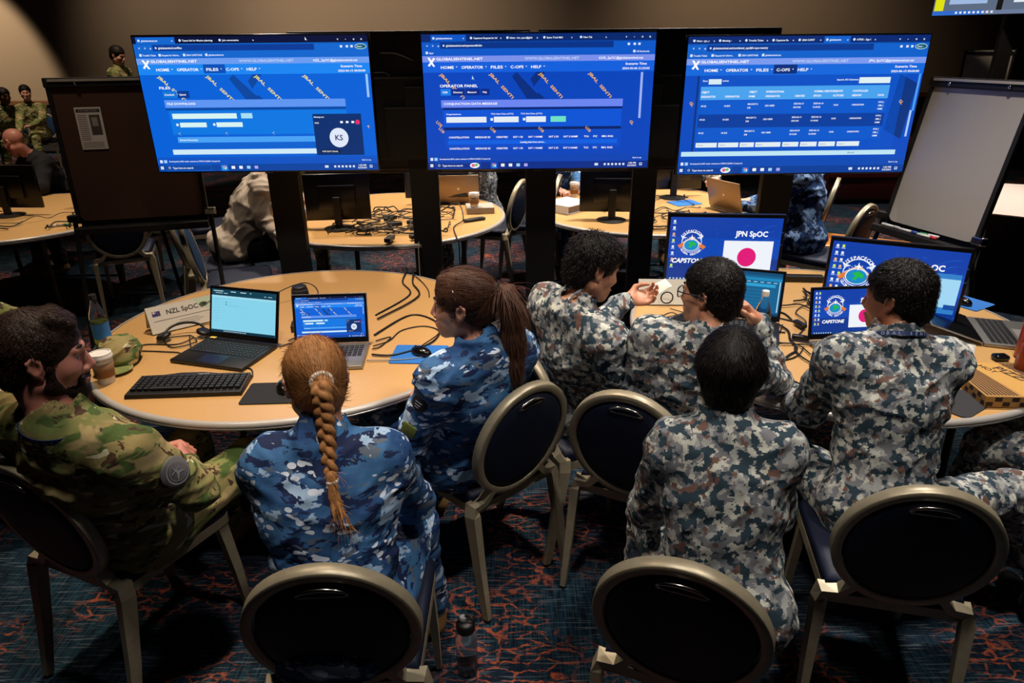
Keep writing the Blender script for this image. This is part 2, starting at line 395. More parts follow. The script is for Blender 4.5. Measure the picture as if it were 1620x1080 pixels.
def blades(V, Q, c, R, n, flow, L, w_, lift=.004, mask=None, rs=None, jit=.35, curl=0, earmask=False):
    rs = rs or np.random.RandomState(1); N_ = normals(V, Q); loc = (V - c) @ R
    idx = np.arange(len(V)) if mask is None else np.nonzero(mask(loc))[0]
    if earmask: idx = idx[~((np.abs(loc[idx, 0]) > .056) & (loc[idx, 1] > -.045) & (loc[idx, 1] < .04) & (loc[idx, 2] < .022)) & ~((loc[idx, 1] > .040) & (loc[idx, 2] < .058))]
    if len(idx) == 0: return V, Q
    idx = rs.choice(idx, n); p = V[idx]; nn = N_[idx]; f = flow(loc[idx]) @ R.T
    f = f + rs.randn(n, 3) * jit * .5; f = f - nn * (f * nn).sum(1)[:, None]; f /= np.linalg.norm(f, axis=1)[:, None] + 1e-9
    sd = np.cross(nn, f); LL = L * (.6 + .8 * rs.rand(n))[:, None]; li = lift * (.2 + 1.6 * rs.rand(n))[:, None]; cu = (rs.randn(n)[:, None]) * curl
    rows = []
    for t, ww in ((0, .7), (.35, 1), (.7, .75), (1, .12)):
        q = p - nn * .002 + f * LL * t + nn * li * (math.sin(t * 2.2)) * 1.0 + sd * cu * t * t - nn * LL * .35 * t * t * .5
        rows.append((q - sd * w_ * ww, q + sd * w_ * ww))
    k = len(V); allv = np.concatenate([x for r in rows for x in r]); qs = []
    for r in range(3):
        a = k + 2 * r * n + np.arange(n); qs.append(np.stack([a, a + n, a + 3 * n, a + 2 * n], 1))
    return np.concatenate([V, allv]), np.concatenate([Q] + qs)
def eyes(root, org, h, R, s):
    for x in (-1, 1):
        bm = bmesh.new(); bmesh.ops.create_uvsphere(bm, u_segments=16, v_segments=12, radius=.0125 * s)
        for f in bm.faces:
            f.material_index = 1 if f.calc_center_median().z > .0102 * s else 0
        M = Matrix.Translation(Vector(h(x * .031, .0722, .0015)) - Vector(org)) @ Matrix(R).to_4x4() @ Matrix.Rotation(-PI / 2, 4, 'X')
        bmesh.ops.transform(bm, matrix=M, verts=bm.verts); bm_obj('eye', bm, [M_EYE, M_IRIS], root, True)
        v = Vol(); v.rc(h(x * .013, .0885, .0265), h(x * .030, .0865, .032), .0035 * s, .004 * s, .003).rc(h(x * .030, .0865, .032), h(x * .047, .074, .0265), .004 * s, .0022 * s, .003)
        V, Q = v.mesh(.0022, relax=0); mesh_obj('eyebrow', to_mesh('eyebrow', V, Q, org), M_BROW, root)
    v = Vol(); v.el(h(0, .0965, -.0655), np.array((.022, .0075, .0045)) * s, R, .003).el(h(0, .0945, -.0765), np.array((.019, .0075, .0055)) * s, R, .003)
    V, Q = v.mesh(.0022); mesh_obj('lips', to_mesh('lips', V, Q, org), M_LIP, root)
def crown_flow(c0=(0, -.045, .12)):
    c0 = np.array(c0)
    def f(L_): d = L_ - c0; d[:, 2] -= .02; return d / (np.linalg.norm(d, axis=1)[:, None] + 1e-9)
    return f
def tie_flow(t):
    t = np.array(t)
    def f(L_): d = t - L_; return d / (np.linalg.norm(d, axis=1)[:, None] + 1e-9)
    return f
def hair_cap(c, R, s, vol=1.0, nape=-.085, side=-.005, front=.065, fringe=0, ear=True, back=.0, up=0):
    """cap of hair over the skull: cut away at face, below the nape and round the ears"""
    h = lambda x, y, z: c + R @ (np.array([x, y, z]) * s); v = Vol()
    v.el(h(0, -.012, .036 + up * .3), np.array((.079 + .006 * vol, .097 + .008 * vol, .085 + .009 * vol + up)) * s, R, .02)
    v.el(h(0, -.050, -.030), np.array((.064, .055, .060)) * s, R, .03)
    # face cut
    v.el(h(0, .112, -.046), np.array((.125, .080, .114 + front - .065)) * s, R, .008, 's')
    v.el(h(0, .06, -.105), np.array((.12, .085, .075)) * s, R, .008, 's')
    v.el(h(0, -.02, nape - .10), np.array((.2, .2, .10)) * s, R, .010, 's')
    if ear:
        for x in (-1, 1): v.el(h(x * .090, .000, -.020 + side), np.array((.026, .027, .042)) * s, R, .006, 's')
    if fringe:
        for x in np.linspace(-.055, .055, 7): v.rc(h(x * .8, .055, .09), h(x, .084 - abs(x) * .35, .055 - fringe), .018 * s, .009 * s, .012)
    return v, h
def strand_disp(c, R, amp, fr=(150, 22, 60)):
    fr = np.array(fr)
    return lambda P: amp * (vnoise(((P - c) @ R) * fr + 50) + .5 * vnoise(((P - c) @ R) * fr * 2.1 + 20) - .7)
def clump_disp(c, R, amp, f=55):
    c0 = np.array([0, -.045, .12])
    def g(P):
        L_ = (P - c) @ R - c0; r = np.linalg.norm(L_, axis=1); th = np.arctan2(L_[:, 1], L_[:, 0]); ph = L_[:, 2] / (r + 1e-6)
        return amp * (vnoise(np.stack([th * 9 + 60, ph * 7 + 40, r * 12 + 30], 1)) * 1.2 + .4 * vnoise(P * f + 40) - .8)
    return g
def person(sp):
    s = sp.get('s', 1.0); bulk = sp.get('bulk', 1.0); fem = sp.get('fem', False)
    pel = np.array(sp['pel'], float); neck = np.array(sp['neck'], float); hc = np.array(sp['head'], float); R = rotm(*sp['hrot'])
    org = np.array([pel[0], pel[1], 0.0])
    root = empty('person', tuple(org), 0, sp['label'], 'person', sp.get('group'))
    up = nrm(neck - pel); yw = math.radians(sp['yaw']); rt = np.array([math.cos(yw), math.sin(yw), 0]); rt = nrm(rt - up * (rt @ up)); fw = np.cross(up, rt); TR = np.stack([rt, fw, up], 1)
    shw = sp.get('shw', .175); shd = sp.get('shd', (0, 0)); shf = sp.get('shf', (0, 0))
    SH = {x: neck + rt * sg * shw - up * (.055 + shd[i]) + fw * shf[i] for i, (x, sg) in enumerate((('L', -1), ('R', 1)))}
    EL = {x: np.array(sp['el' + x], float) for x in 'LR'}; WR = {x: np.array(sp['wr' + x], float) for x in 'LR'}
    # limbs keep human lengths: pull the elbow and wrist onto them
    for x in 'LR':
        if sp.get('fix', True):
            EL[x] = SH[x] + nrm(EL[x] - SH[x]) * .285 * s; WR[x] = EL[x] + nrm(WR[x] - EL[x]) * .25 * s
    L = np.linalg.norm(neck - pel)
    def torso(v, t, k=.05, b=1.0):
        v.el(pel + up * .02, (.160 * b + t, .112 * b + t, .11 + t), TR, k)
        v.el(pel + up * L * .33 + fw * .012, (.140 * b + t, .105 * b + t, .14), TR, k)
        v.el(pel + up * L * .64, (.155 * b + t, .112 * b + t, .155), TR, k)
        a, c = SH['L'] * .86 + SH['R'] * .14, SH['R'] * .86 + SH['L'] * .14
        v.rc(a - up * .02, c - up * .02, .062 + t, .062 + t, k)
        for x in 'LR': v.rc(neck - up * .012 - fw * .012, SH[x], .052 + t * .5, .048 + t * .7, .045)
    hair_only = sp.get('coarse', False); vs = sp.get('vs', .0034)
    if not sp.get('nobody'):
        v = Vol(); torso(v, 0, .04, bulk * .97)
        v.rc(neck - up * .03, hc + R @ np.array([0, -.022, -.055]) * s, .054 * s * sp.get('nk', 1.0), .052 * s * sp.get('nk', 1.0), .03)
        if not sp.get('nohead'): h = head_prims(v, hc, R, s * sp.get('hs', 1.0), fem)
        for i, x in enumerate('LR'):
            v.rc(SH[x], EL[x], .047 * s, .038 * s, .03).rc(EL[x], WR[x], .038 * s, .026 * s, .02)
            hd = sp.get('hand' + x)
            if hd is not None: hand(v, WR[x], hd[0], hd[1], x, hd[2], s * (.93 if fem else 1.0), thumb=hd[3] if len(hd) > 3 else .5, curls=hd[4] if len(hd) > 4 else None)
            else: v.sp(WR[x], .03, .02)
        V, Q = v.mesh(vs); mesh_obj('body', to_mesh('body', V, Q, org), sp['skin'], root)
        if not sp.get('nohead') and not sp.get('coarse'): eyes(root, org, h, R, s * sp.get('hs', 1.0))
    # jacket
    t = .020 * sp.get('cloth', 1.0); j = Vol(); torso(j, t, .06, bulk)
    j.el(pel + up * .00 - fw * .005, (.172 * bulk + t, .128 * bulk + t, .12), TR, .05)
    for x in 'LR':
        j.rc(SH[x] - up * .005, EL[x], (.056 * bulk + t * .5) * s, (.046 + t * .55) * s, .045).rc(EL[x], WR[x] - nrm(WR[x] - EL[x]) * .015, (.046 + t * .55) * s, (.034 + t * .4) * s, .025)
        j.rc(WR[x] - nrm(WR[x] - EL[x]) * .045, WR[x] - nrm(WR[x] - EL[x]) * .02, (.036 + t * .4) * s, (.036 + t * .4) * s, .008)
    nd = nrm(hc - neck) if not sp.get('nohead') else up
    j.rc(neck - up * .03, neck + nd * (.034 + sp.get('col', 0)), .078 * s, .071 * s, .014)
    j.rc(neck + nd * .034, neck + nd * .14, .0600 * s, .064 * s, .006, 's')
    wr_ = wrinkle(.0125 * sp.get('wr', 1.0), sp.get('seed', 1)); V, Q = j.mesh(sp.get('jv', .0062), wr_, .018, relax=1)
    jk = mesh_obj(sp.get('top', 'jacket'), to_mesh('jacket', V, Q, org), sp['mat'], root)
    # trousers
    if 'knL' in sp or 'knR' in sp:
        p = Vol(); p.el(pel - up * .03, (.172 * bulk, .130 * bulk, .115), TR, .05)
        for x, sg in (('L', -1), ('R', 1)):
            if 'kn' + x not in sp: continue
            hip = pel + rt * sg * .085 - up * .02; kn = np.array(sp['kn' + x], float); an = np.array(sp['an' + x], float)
            kn = hip + nrm(kn - hip) * .43 * s; an = kn + nrm(an - kn) * .43 * s
            p.rc(hip, kn, .092 * bulk, .073, .05).rc(kn, an, .071, .060, .03)
            sp['_an' + x] = an; sp['_kn' + x] = kn
        V, Q = p.mesh(.0075, wrinkle(.012, sp.get('seed', 1) + 5), .018); mesh_obj('trousers', to_mesh('trousers', V, Q, org), sp.get('matp', sp['mat']), root)
        for x in 'LR':
            if '_an' + x not in sp: continue
            an = sp['_an' + x]; kn = sp['_kn' + x]; d = np.array([-math.sin(yw), math.cos(yw), 0]); ft = sp.get('ft' + x, d)
            b = Vol(); a0 = np.array([an[0], an[1], .10]); b.rc(a0 + [0, 0, .12], a0 - [0, 0, .03], .058, .052, .02).rc(a0 + [0, 0, -.045] - ft * .02, a0 + ft * .17 + [0, 0, -.055], .042, .036, .03)
            b.el(a0 + [0, 0, -.160], (.4, .4, .078), None, .006, 's')
            V, Q = b.mesh(.007, None, .003); mesh_obj('boot', to_mesh('boot', V, Q, org), sp.get('boot', M_BOOT), root)
    # hair
    if sp.get('hair') and not sp.get('nohead'):
        sp['hair'](sp, root, org, hc, R, s * sp.get('hs', 1.0))
    sp['SH'] = SH; sp['EL'] = EL; sp['WR'] = WR; sp['TR'] = TR; sp['root'] = root; sp['org'] = org; sp['jq'] = (V, Q)
    return root
def short_hair(m, n=5200, L=.022, seed=1, amp=.006, flow=None, jit=.5, lift=.006, w_=.0009, vs=.0036, disp='clump', **k):
    def f(sp, root, org, c, R, s):
        v, h = hair_cap(c, R, s, **k)
        if 'extra' in sp: sp['extra'](v, h, s)
        d = clump_disp(c, R, amp) if disp == 'clump' else strand_disp(c, R, amp)
        V, Q = v.mesh(vs, d, amp); V, Q = blades(V, Q, c, R, n, flow or crown_flow(), L, w_, lift, rs=np.random.RandomState(seed), jit=jit, curl=L * .12, earmask=True)
        mesh_obj('hair', to_mesh('hair', V, Q, org), m, root)
    return f
# ------------------------------------------------------------------ chairs
def f_frame(t):
    n = t.noise(t.coord(), 40, 2); t.l(t.mix(n, lin('#938a72'), lin('#a89e88')), t.b.inputs['Base Color'])
M_FRAME = mat('champagne_metal_frame', '#a59a82', .40, .35, fn=f_frame)
M_NAVY = mat('navy_upholstery', '#121a30', .55, fn=lambda t: t.bump(t.noise(t.coord(), 120, 3), .15, .002), spec=.3)
M_NAVYF = mat('blue_upholstery', '#1f3a5c', .8, fn=lambda t: t.bump(t.noise(t.coord(), 200, 2), .3, .002), spec=.2)
M_CHROME = mat('chrome', '#b9b6b0', .18, 1); M_BLACK = mat('black_plastic', '#0b0b0c', .45); M_GLIDE = mat('black_rubber', '#060606', .8)
def make_chair(label, group=None):
    root = empty('banquet_chair', (0, 0, 0), 0, label, 'chair', group)
    tilt = math.radians(11); O = Vector((0, -.262, .695))
    def bp(x, y, z=0):  # back plane: x across, y up, z out towards the rear
        return O + Vector((x, -math.sin(tilt) * y - math.cos(tilt) * z, math.cos(tilt) * y - math.sin(tilt) * z))
    N = 56; A, B = .2, .218
    bm = bmesh.new()
    sec = [(-.012, -.017), (.013, -.017), (.015, -.015), (.015, .015), (.013, .017), (-.012, .017), (-.014, .015), (-.014, -.015)]
    rings = []
    for i in range(N):
        a = 2 * PI * i / N; cx, cy = math.cos(a), math.sin(a); nx, ny = cx / A, cy / B; l = math.hypot(nx, ny); nx /= l; ny /= l
        rings.append([bm.verts.new(bp(A * cx + nx * u, B * cy + ny * u, w_)) for u, w_ in sec])
    for i in range(N):
        for j in range(8): bm.faces.new((rings[i][j], rings[(i + 1) % N][j], rings[(i + 1) % N][(j + 1) % 8], rings[i][(j + 1) % 8]))
    bm_obj('back_frame', bm, M_FRAME, root, angle=50)
    def pad(sgn, m):
        bm = bmesh.new(); prev = None; cen = bm.verts.new(bp(0, 0, sgn * .028))
        for k, (s, d) in enumerate(((.25, .0275), (.5, .026), (.75, .0235), (.9, .019), (.965, .013), (.985, 0.0))):
            r = [bm.verts.new(bp((A - .012) * s * math.cos(2 * PI * i / N), (B - .012) * s * math.sin(2 * PI * i / N), sgn * d)) for i in range(N)]
            for i in range(N):
                f = (cen, r[i], r[(i + 1) % N]) if prev is None else (prev[i], r[i], r[(i + 1) % N], prev[(i + 1) % N])
                bm.faces.new(f if sgn < 0 else f[::-1])
            prev = r
        return bm_obj('backrest', bm, m, root, True)
    pad(1, M_NAVY); pad(-1, M_NAVYF)
    bm = bmesh.new(); pts = [bp(.062 * math.cos(a), .158 + .028 * math.sin(a), .024) for a in np.linspace(.15, PI - .15, 12)]
    tube(bm, pts, [.002 + .004 * math.sin(PI * i / 11) for i in range(12)], 8)
    tube(bm, [bp(x, .160, .0215) for x in np.linspace(-.056, .056, 8)], .004, 8); bm_obj('hand_grip', bm, M_CHROME, root, True)
    # seat frame and seat
    def outline(w0, w1, d0, d1, n=9):
        pts = [(-w0, -d0)]; pts += [(w0, -d0)]
        pts += [(w1 * math.copysign(abs(math.cos(a)) ** .35, math.cos(a)), d1 * .80 + d1 * .20 * math.sin(a) ** .7 if math.sin(a) > 0 else d1 * .8) for a in np.linspace(0, PI, n * 2 + 1)]
        return pts
    bm = bmesh.new(); prism(bm, outline(.188, .212, .212, .225), .418, .452); bm_obj('seat_frame', bm, M_FRAME, root)
    bm = bmesh.new(); prev = None
    for z, k in ((.4525, .985), (.462, 1.0), (.485, 1.005), (.500, .975), (.508, .90), (.512, .6), (.513, .25)):
        r = [bm.verts.new((x * k, y * k, z)) for x, y in outline(.188, .212, .205, .225)]
        if prev:
            for i in range(len(r)): bm.faces.new((prev[i], prev[(i + 1) % len(r)], r[(i + 1) % len(r)], r[i]))
        else: bm.faces.new(r[::-1])
        prev = r
    bm.faces.new(prev); bm_obj('seat', bm, M_NAVY, root, angle=60)
    q = [(-1, -.72), (1, -.72), (1, .72), (-1, .72)]
    for x in (-1, 1):
        bm = bmesh.new(); yb = -B * .80
        pts = [bp(x * .112, yb - .005), bp(x * .150, yb - .052), Vector((x * .197, -.214, .465)), Vector((x * .203, -.222, .435)), Vector((x * .208, -.262, .2)), Vector((x * .212, -.30, 0.012))]
        tube(bm, pts, [.017, .019, .024, .024, .019, .014], sec=q, up=Vector((1, 0, 0))); bm_obj('leg', bm, M_FRAME, root)
        bm = bmesh.new(); tube(bm, [(x * .188, .175, .43), (x * .196, .20, .2), (x * .20, .215, .012)], [.021, .018, .013], sec=q, up=Vector((1, 0, 0))); bm_obj('leg', bm, M_FRAME, root)
    for x, y in ((-.212, -.3), (.212, -.3), (-.2, .215), (.2, .215)): bm = bmesh.new(); lathe(bm, [(.014, 0), (.014, .013)], 10, (x, y, 0)); bm_obj('foot_glide', bm, M_GLIDE, root)
    return root
CH = [
 ((-1.30, 1.905), -23, 'gold-framed oval-back chair under the bearded person in green camouflage'),
 ((-.452, 1.50), 3, 'gold-framed oval-back chair behind the person with the long braid'),
 ((-.145, 2.30), 42, 'gold-framed oval-back chair under the person with the brown ponytail'),
 ((.30, 2.56), -62, 'gold-framed oval-back chair under the person holding out a paper'),
 ((.52, 2.28), -27, 'gold-framed oval-back chair under the person wearing glasses'),
 ((.497, 1.478), -22, 'gold-framed oval-back chair behind the dark-haired person in front of the right table'),
 ((1.178, 1.76), -14, 'gold-framed oval-back chair under the person in front of the twin emblem screens'),
]
ch0 = None
def put_chair(xy, yaw, label, group=None):
    global ch0
    if ch0 is None: ch0 = r = make_chair(label, group)
    else: r = copy_tree(ch0); r['label'] = label
    if group: r['group'] = group
    elif 'group' in r: del r['group']
    r.location = (xy[0], xy[1], 0); r.rotation_euler = (0, 0, math.radians(yaw)); return r
for a in CH: put_chair(*a, group='chairs round the two near tables')

# ------------------------------------------------------------------ tables
def f_lam(t):
    n = t.noise(t.coord((1, 1, 1)), 90, 3, .6); m = t.noise(t.coord((1, 1, 1)), 3, 2)
    t.l(t.mix(t.math('ADD', t.math('MULTIPLY', n, .5), t.math('MULTIPLY', m, .5)), lin('#bb9159'), lin('#d0a468')), t.b.inputs['Base Color'])
M_LAM = mat('maple_laminate', '#c89a62', .38, fn=f_lam); M_BAND = mat('grey_vinyl_edge_band', '#b5b0ab', .30, .15)
M_LEGM = mat('brown_table_leg_metal', '#5a4a3a', .45, .5)
def table(xy, label, yaw=0, legs='folding'):
    root = empty('round_table', (xy[0], xy[1], 0), yaw, label, 'table', 'round folding tables')
    bm = bmesh.new(); lathe(bm, [(.893, .722), (.893, .7495)], 96); 
    for f in bm.faces: f.material_index = 0
    bm_obj('tabletop', bm, M_LAM, root, angle=40)
    bm = bmesh.new(); lathe(bm, [(.894, .7205), (.906, .7185), (.9125, .724), (.9145, .729), (.9115, .732), (.9145, .7355), (.9145, .741), (.909, .7495), (.900, .7525), (.8935, .7515)], 96, cap=False)
    bm_obj('edge_band', bm, M_BAND, root, angle=50)
    bm = bmesh.new(); lathe(bm, [(.80, .700), (.80, .722), (.78, .722), (.78, .700), (.80, .7001)], 64, cap=False); bm_obj('apron', bm, M_LEGM, root)
    for a in (45, 135, 225, 315):
        bm = bmesh.new(); c, s = math.cos(math.radians(a)) * .60, math.sin(math.radians(a)) * .60
        tube(bm, [(c, s, .72), (c * 1.04, s * 1.04, .01)], .018, 10); bm_obj('leg', bm, M_LEGM, root)
    for y in (-.424, .424):
        bm = bmesh.new(); tube(bm, [(-.43, y, .10), (.43, y, .10)], .010, 8); bm_obj('crossbar', bm, M_LEGM, root)
    return root
TL = (-1.006, 3.037); TR_ = (1.489, 3.005)
table(TL, 'round tan table on the left with two open laptops and a name card', 12)
table(TR_, 'round tan table on the right under the emblem screens and a pizza box', 20)
table((-.958, 5.365), 'round tan table behind the left and middle screens, heaped with cables', 30)
table((1.081, 5.602), 'round tan table behind the middle and right screens, with an open silver laptop', 10)
table((-3.991, 5.494), 'round tan table at the far left behind the brown easel board', 0)

# ------------------------------------------------------------------ room
def f_carpet(t):
    P = t.coord(); st = t.noise(t.coord((130, 7, 1), rot=(0, 0, .15)), 1.0, 2, .6); st2 = t.noise(t.coord((8, 140, 1), rot=(0, 0, .15)), 1.0, 2, .6)
    col = t.mix(t.step(st, .40, .64), lin('#0f1622'), lin('#1b3a49'))
    col = t.mix(t.step(t.noise(P, 1.1, 2), .46, .60), col, lin('#131c2a'))
    col = t.mix(t.math('MULTIPLY', t.step(st2, .55, .66), .5), col, lin('#6a757c'))
    wv = t.n('TexNoise'); t.l(P, wv.inputs['Vector']); wv.inputs['Scale'].default_value = 12; wv.inputs['Detail'].default_value = 4
    ad = t.n('VectorMath', operation='MULTIPLY_ADD'); t.l(wv.outputs['Color'], ad.inputs[0]); ad.inputs[1].default_value = (.10, .12, 0); t.l(t.coord((1, 2.3, 1), rot=(0, 0, .25)), ad.inputs[2])
    e = t.vor(ad.outputs[0], 11.0, 'DISTANCE_TO_EDGE'); msk = t.step(t.noise(t.coord(off=(5, 2, 0)), 1.9, 1), .47, .58)
    ln = t.math('MULTIPLY', t.step(e, .075, .03), msk); ln = t.math('MULTIPLY', ln, t.step(t.noise(P, 42, 3), .38, .58))
    col = t.mix(t.math('MULTIPLY', ln, .85), col, lin('#b0583a'))
    t.l(col, t.b.inputs['Base Color']); t.bump(t.noise(P, 260, 2), .5, .004)
M_CARPET = mat('patterned_carpet', rough=.95, fn=f_carpet, spec=.1)
def f_wall(t):
    n = t.noise(t.coord((1, 1, 1)), 140, 2); b = t.noise(t.coord((40, 40, .4)), 1, 2)
    t.l(t.mix(n, lin('#8d7c68'), lin('#998873')), t.b.inputs['Base Color']); t.bump(b, .1, .002)
M_WALL = mat('beige_vinyl_wallcovering', rough=.8, fn=f_wall, spec=.2)
M_WAIN = mat('dark_wainscot', '#1c1a1d', .7); M_RAIL = mat('stained_wood_rail', '#6b4a2e', .45)
def struct(name, bm, m): o = bm_obj(name, bm, m); o['kind'] = 'structure'; return o
bm = bmesh.new(); box(bm, (0, 5, -.05), (36, 24, .1)); struct('floor', bm, M_CARPET)
bm = bmesh.new(); box(bm, (0, 14.6, 2.5), (36, .2, 5)); struct('wall_back', bm, M_WALL)
bm = bmesh.new(); box(bm, (-14, 5, 2.5), (.2, 24, 5)); struct('wall_left', bm, M_WALL)
bm = bmesh.new(); box(bm, (14, 5, 2.5), (.2, 24, 5)); struct('wall_right', bm, M_WALL)
bm = bmesh.new(); box(bm, (0, -6.9, 2.5), (36, .2, 5)); struct('wall_front', bm, M_WALL)
bm = bmesh.new(); box(bm, (0, 5, 5.05), (36, 24, .1)); struct('ceiling', bm, mat('ceiling_paint', '#2a2724', .9))
bm = bmesh.new(); box(bm, (0, 14.47, .50), (36, .06, .88)); struct('trim_1', bm, M_WAIN)
bm = bmesh.new(); box(bm, (0, 14.45, .99), (36, .10, .09), bev=.012); struct('trim_2', bm, M_RAIL)
# ------------------------------------------------------------------ the seated and standing people
def beard(sp, root, org, c, R, s):
    h = lambda x, y, z: c + R @ (np.array([x, y, z]) * s); v = Vol()
    for x in (-1, 1):
        v.rc(h(x * .064, .016, -.012), h(x * .055, .018, -.062), .011 * s, .020 * s, .012).rc(h(x * .050, .012, -.064), h(x * .022, .064, -.096), .026 * s, .027 * s, .015)
        v.rc(h(x * .030, .082, -.055), h(x * .004, .096, -.056), .006 * s, .006 * s, .006).rc(h(x * .034, .080, -.058), h(x * .026, .082, -.090), .009 * s, .012 * s, .012)
    v.rc(h(-.012, .078, -.100), h(.012, .078, -.100), .023 * s, .023 * s, .015); v.el(h(0, .105, -.0715), np.array((.019, .02, .0085)) * s, R, .004, 's')
    V, Q = v.mesh(.003, clump_disp(c, R, .003, 120), .004); V, Q = blades(V, Q, c, R, 3500, lambda L_: np.tile([0, .25, -1.0], (len(L_), 1)), .011, .0007, .003, jit=.6)
    mesh_obj('beard', to_mesh('beard', V, Q, org), H_BEARD, root)
def quiff(v, h, s):
    for x in (-.04, -.013, .014, .04): v.rc(h(x, .030, .106), h(x * .9, .066, .090), .016 * s, .011 * s, .02)
def hairA(sp, root, org, c, R, s):
    short_hair(H_DKBR, 10000, .016, 3, .003, nape=-.078, vol=.55, front=.050, jit=.35, lift=.004)(sp, root, org, c, R, s); beard(sp, root, org, c, R, s)
PEOPLE = []
# bearded person, left
A = dict(label='bearded person in green camouflage with dark hair and blue lanyard, seated left', pel=(-1.27, 1.83, .57), neck=(-1.235, 1.63, 1.06), head=(-1.262, 1.665, 1.235), hs=1.06,
    hrot=(-60, -8, 0), yaw=-20, shw=.20, bulk=1.12, elL=(-1.46, 1.80, .80), wrL=(-1.24, 2.02, .70), elR=(-.95, 1.70, .77), wrR=(-1.09, 1.93, .71), fix=False,
    handR=((-.45, .85, .05), (-.7, -.5, -.3), .75, .8), handL=((.8, .5, 0), (0, 0, -1), .6), knL=(-1.25, 2.31, .56), anL=(-1.22, 2.4, .1), knR=(-.98, 2.24, .56), anR=(-.98, 2.35, .1),
    skin=S_PINK, mat=M_NZ, hair=hairA, extra=quiff, seed=2, nk=1.18)
B = dict(label='person in blue camouflage with a long strawberry blond braid, seen from behind', pel=(-.47, 1.37, .57), neck=(-.50, 1.555, 1.03), head=(-.528, 1.64, 1.165),
    hrot=(25, -16, 2), yaw=4, shw=.152, fem=True, bulk=1.03, elL=(-.70, 1.66, .78), wrL=(-.62, 1.87, .74), elR=(-.31, 1.66, .78), wrR=(-.40, 1.87, .74),
    handR=((-.5, .85, 0), (0, 0, -1), .5), handL=((.5, .85, 0), (0, 0, -1), .5), knL=(-.62, 1.85, .56), anL=(-.62, 1.9, .1), knR=(-.32, 1.85, .56), anR=(-.3, 1.9, .1),
    skin=S_FAIR, mat=M_AU, seed=3, cloth=1.15)
Cc = dict(label='smiling person in blue camouflage with a long brown ponytail, turned left', pel=(-.18, 2.215, .57), neck=(-.105, 2.08, 1.05), head=(-.160, 2.12, 1.205),
    hrot=(80, -3, -3), yaw=40, shw=.165, fem=True, elL=(-.33, 2.02, .78), wrL=(-.36, 2.22, .74), elR=(.0, 2.33, .80), wrR=(-.22, 2.34, .76),
    handL=((-.1, .9, .25), (.6, 0, -.5), .8, .7), handR=((-.8, .2, 0), (0, 0, -1), .6), knL=(-.50, 2.42, .56), anL=(-.45, 2.35, .1), knR=(-.34, 2.6, .56), anR=(-.36, 2.6, .1),
    skin=S_FAIR, mat=M_AU, seed=4)
D = dict(label='tousled black-haired person in grey pixel camouflage holding out a folded paper', pel=(.30, 2.52, .57), neck=(.235, 2.40, 1.08), head=(.305, 2.445, 1.225),
    hrot=(-72, -20, 0), yaw=-56, shw=.18, elL=(.36, 2.72, .82), wrL=(.45, 2.78, .93), elR=(.40, 2.28, .80), wrR=(.62, 2.32, .72),
    handL=((.9, .15, .05), (-.2, -.6, .75), .45, .9), handR=((.9, .3, -.1), (0, 0, -1), .5), knL=(.70, 2.75, .56), anL=(.72, 2.78, .1), knR=(.66, 2.52, .56), anR=(.7, 2.5, .1),
    boot=M_BLKBOOT, skin=S_ASIA, mat=M_JPN, seed=5, nk=.92)
Ee = dict(label='person wearing glasses in grey pixel camouflage with hand raised to the cheek', pel=(.58, 2.28, .57), neck=(.665, 2.15, 1.045), head=(.69, 2.225, 1.195),
    hrot=(46, -4, 0), yaw=-22, shw=.185, elL=(.45, 2.25, .78), wrL=(.56, 2.44, .74), elR=(.99, 2.30, .82), wrR=(.905, 2.31, 1.03),
    handR=((-.6, .1, .75), (-.5, -.1, -.8), .75, .6), handL=((.5, .8, 0), (0, 0, -1), .4), knL=(.62, 2.72, .56), anL=(.65, 2.75, .1), knR=(.86, 2.68, .56), anR=(.85, 2.7, .1),
    boot=M_BLKBOOT, skin=S_ASIA, mat=M_JPN, seed=6, nk=1.05)
Ff = dict(label='person with a smooth black crop in grey pixel camouflage, back fully turned', pel=(.57, 1.42, .57), neck=(.563, 1.575, 1.05), head=(.578, 1.625, 1.182),
    hrot=(-19, -8, 0), yaw=-10, shw=.136, bulk=.95, elL=(.41, 1.64, .80), wrL=(.47, 1.85, .74), elR=(.74, 1.60, .78), wrR=(.72, 1.82, .72), handL=((.5, .8, 0), (0, 0, -1), .4), handR=((-.5, .8, 0), (0, 0, -1), .4),
    knL=(.46, 1.83, .56), anL=(.44, 1.86, .1), knR=(.78, 1.83, .56), anR=(.78, 1.9, .1), boot=M_BLKBOOT, skin=S_ASIA, mat=M_JPN, seed=7, fem=True, col=.012)
G = dict(label='tanned person in grey pixel camouflage facing the two emblem screens', pel=(1.22, 1.86, .57), neck=(1.245, 2.03, 1.085), head=(1.27, 2.11, 1.215),
    hrot=(38, -8, 0), yaw=-4, shw=.172, bulk=1.02, elL=(1.05, 2.13, .80), wrL=(1.07, 2.34, .74), elR=(1.41, 2.11, .80), wrR=(1.37, 2.33, .78), handL=((.1, .9, -.5), (0, -.3, -1), .4), handR=((-.4, .9, 0), (0, 0, -1), .4),
    knL=(1.06, 2.26, .56), anL=(1.02, 2.3, .1), knR=(1.72, 1.95, .56), anR=(1.98, 1.90, .1), boot=M_BLKBOOT, skin=S_TAN, mat=M_JPN, seed=8, nk=1.1)
def braid_curve(h, c, R): pass
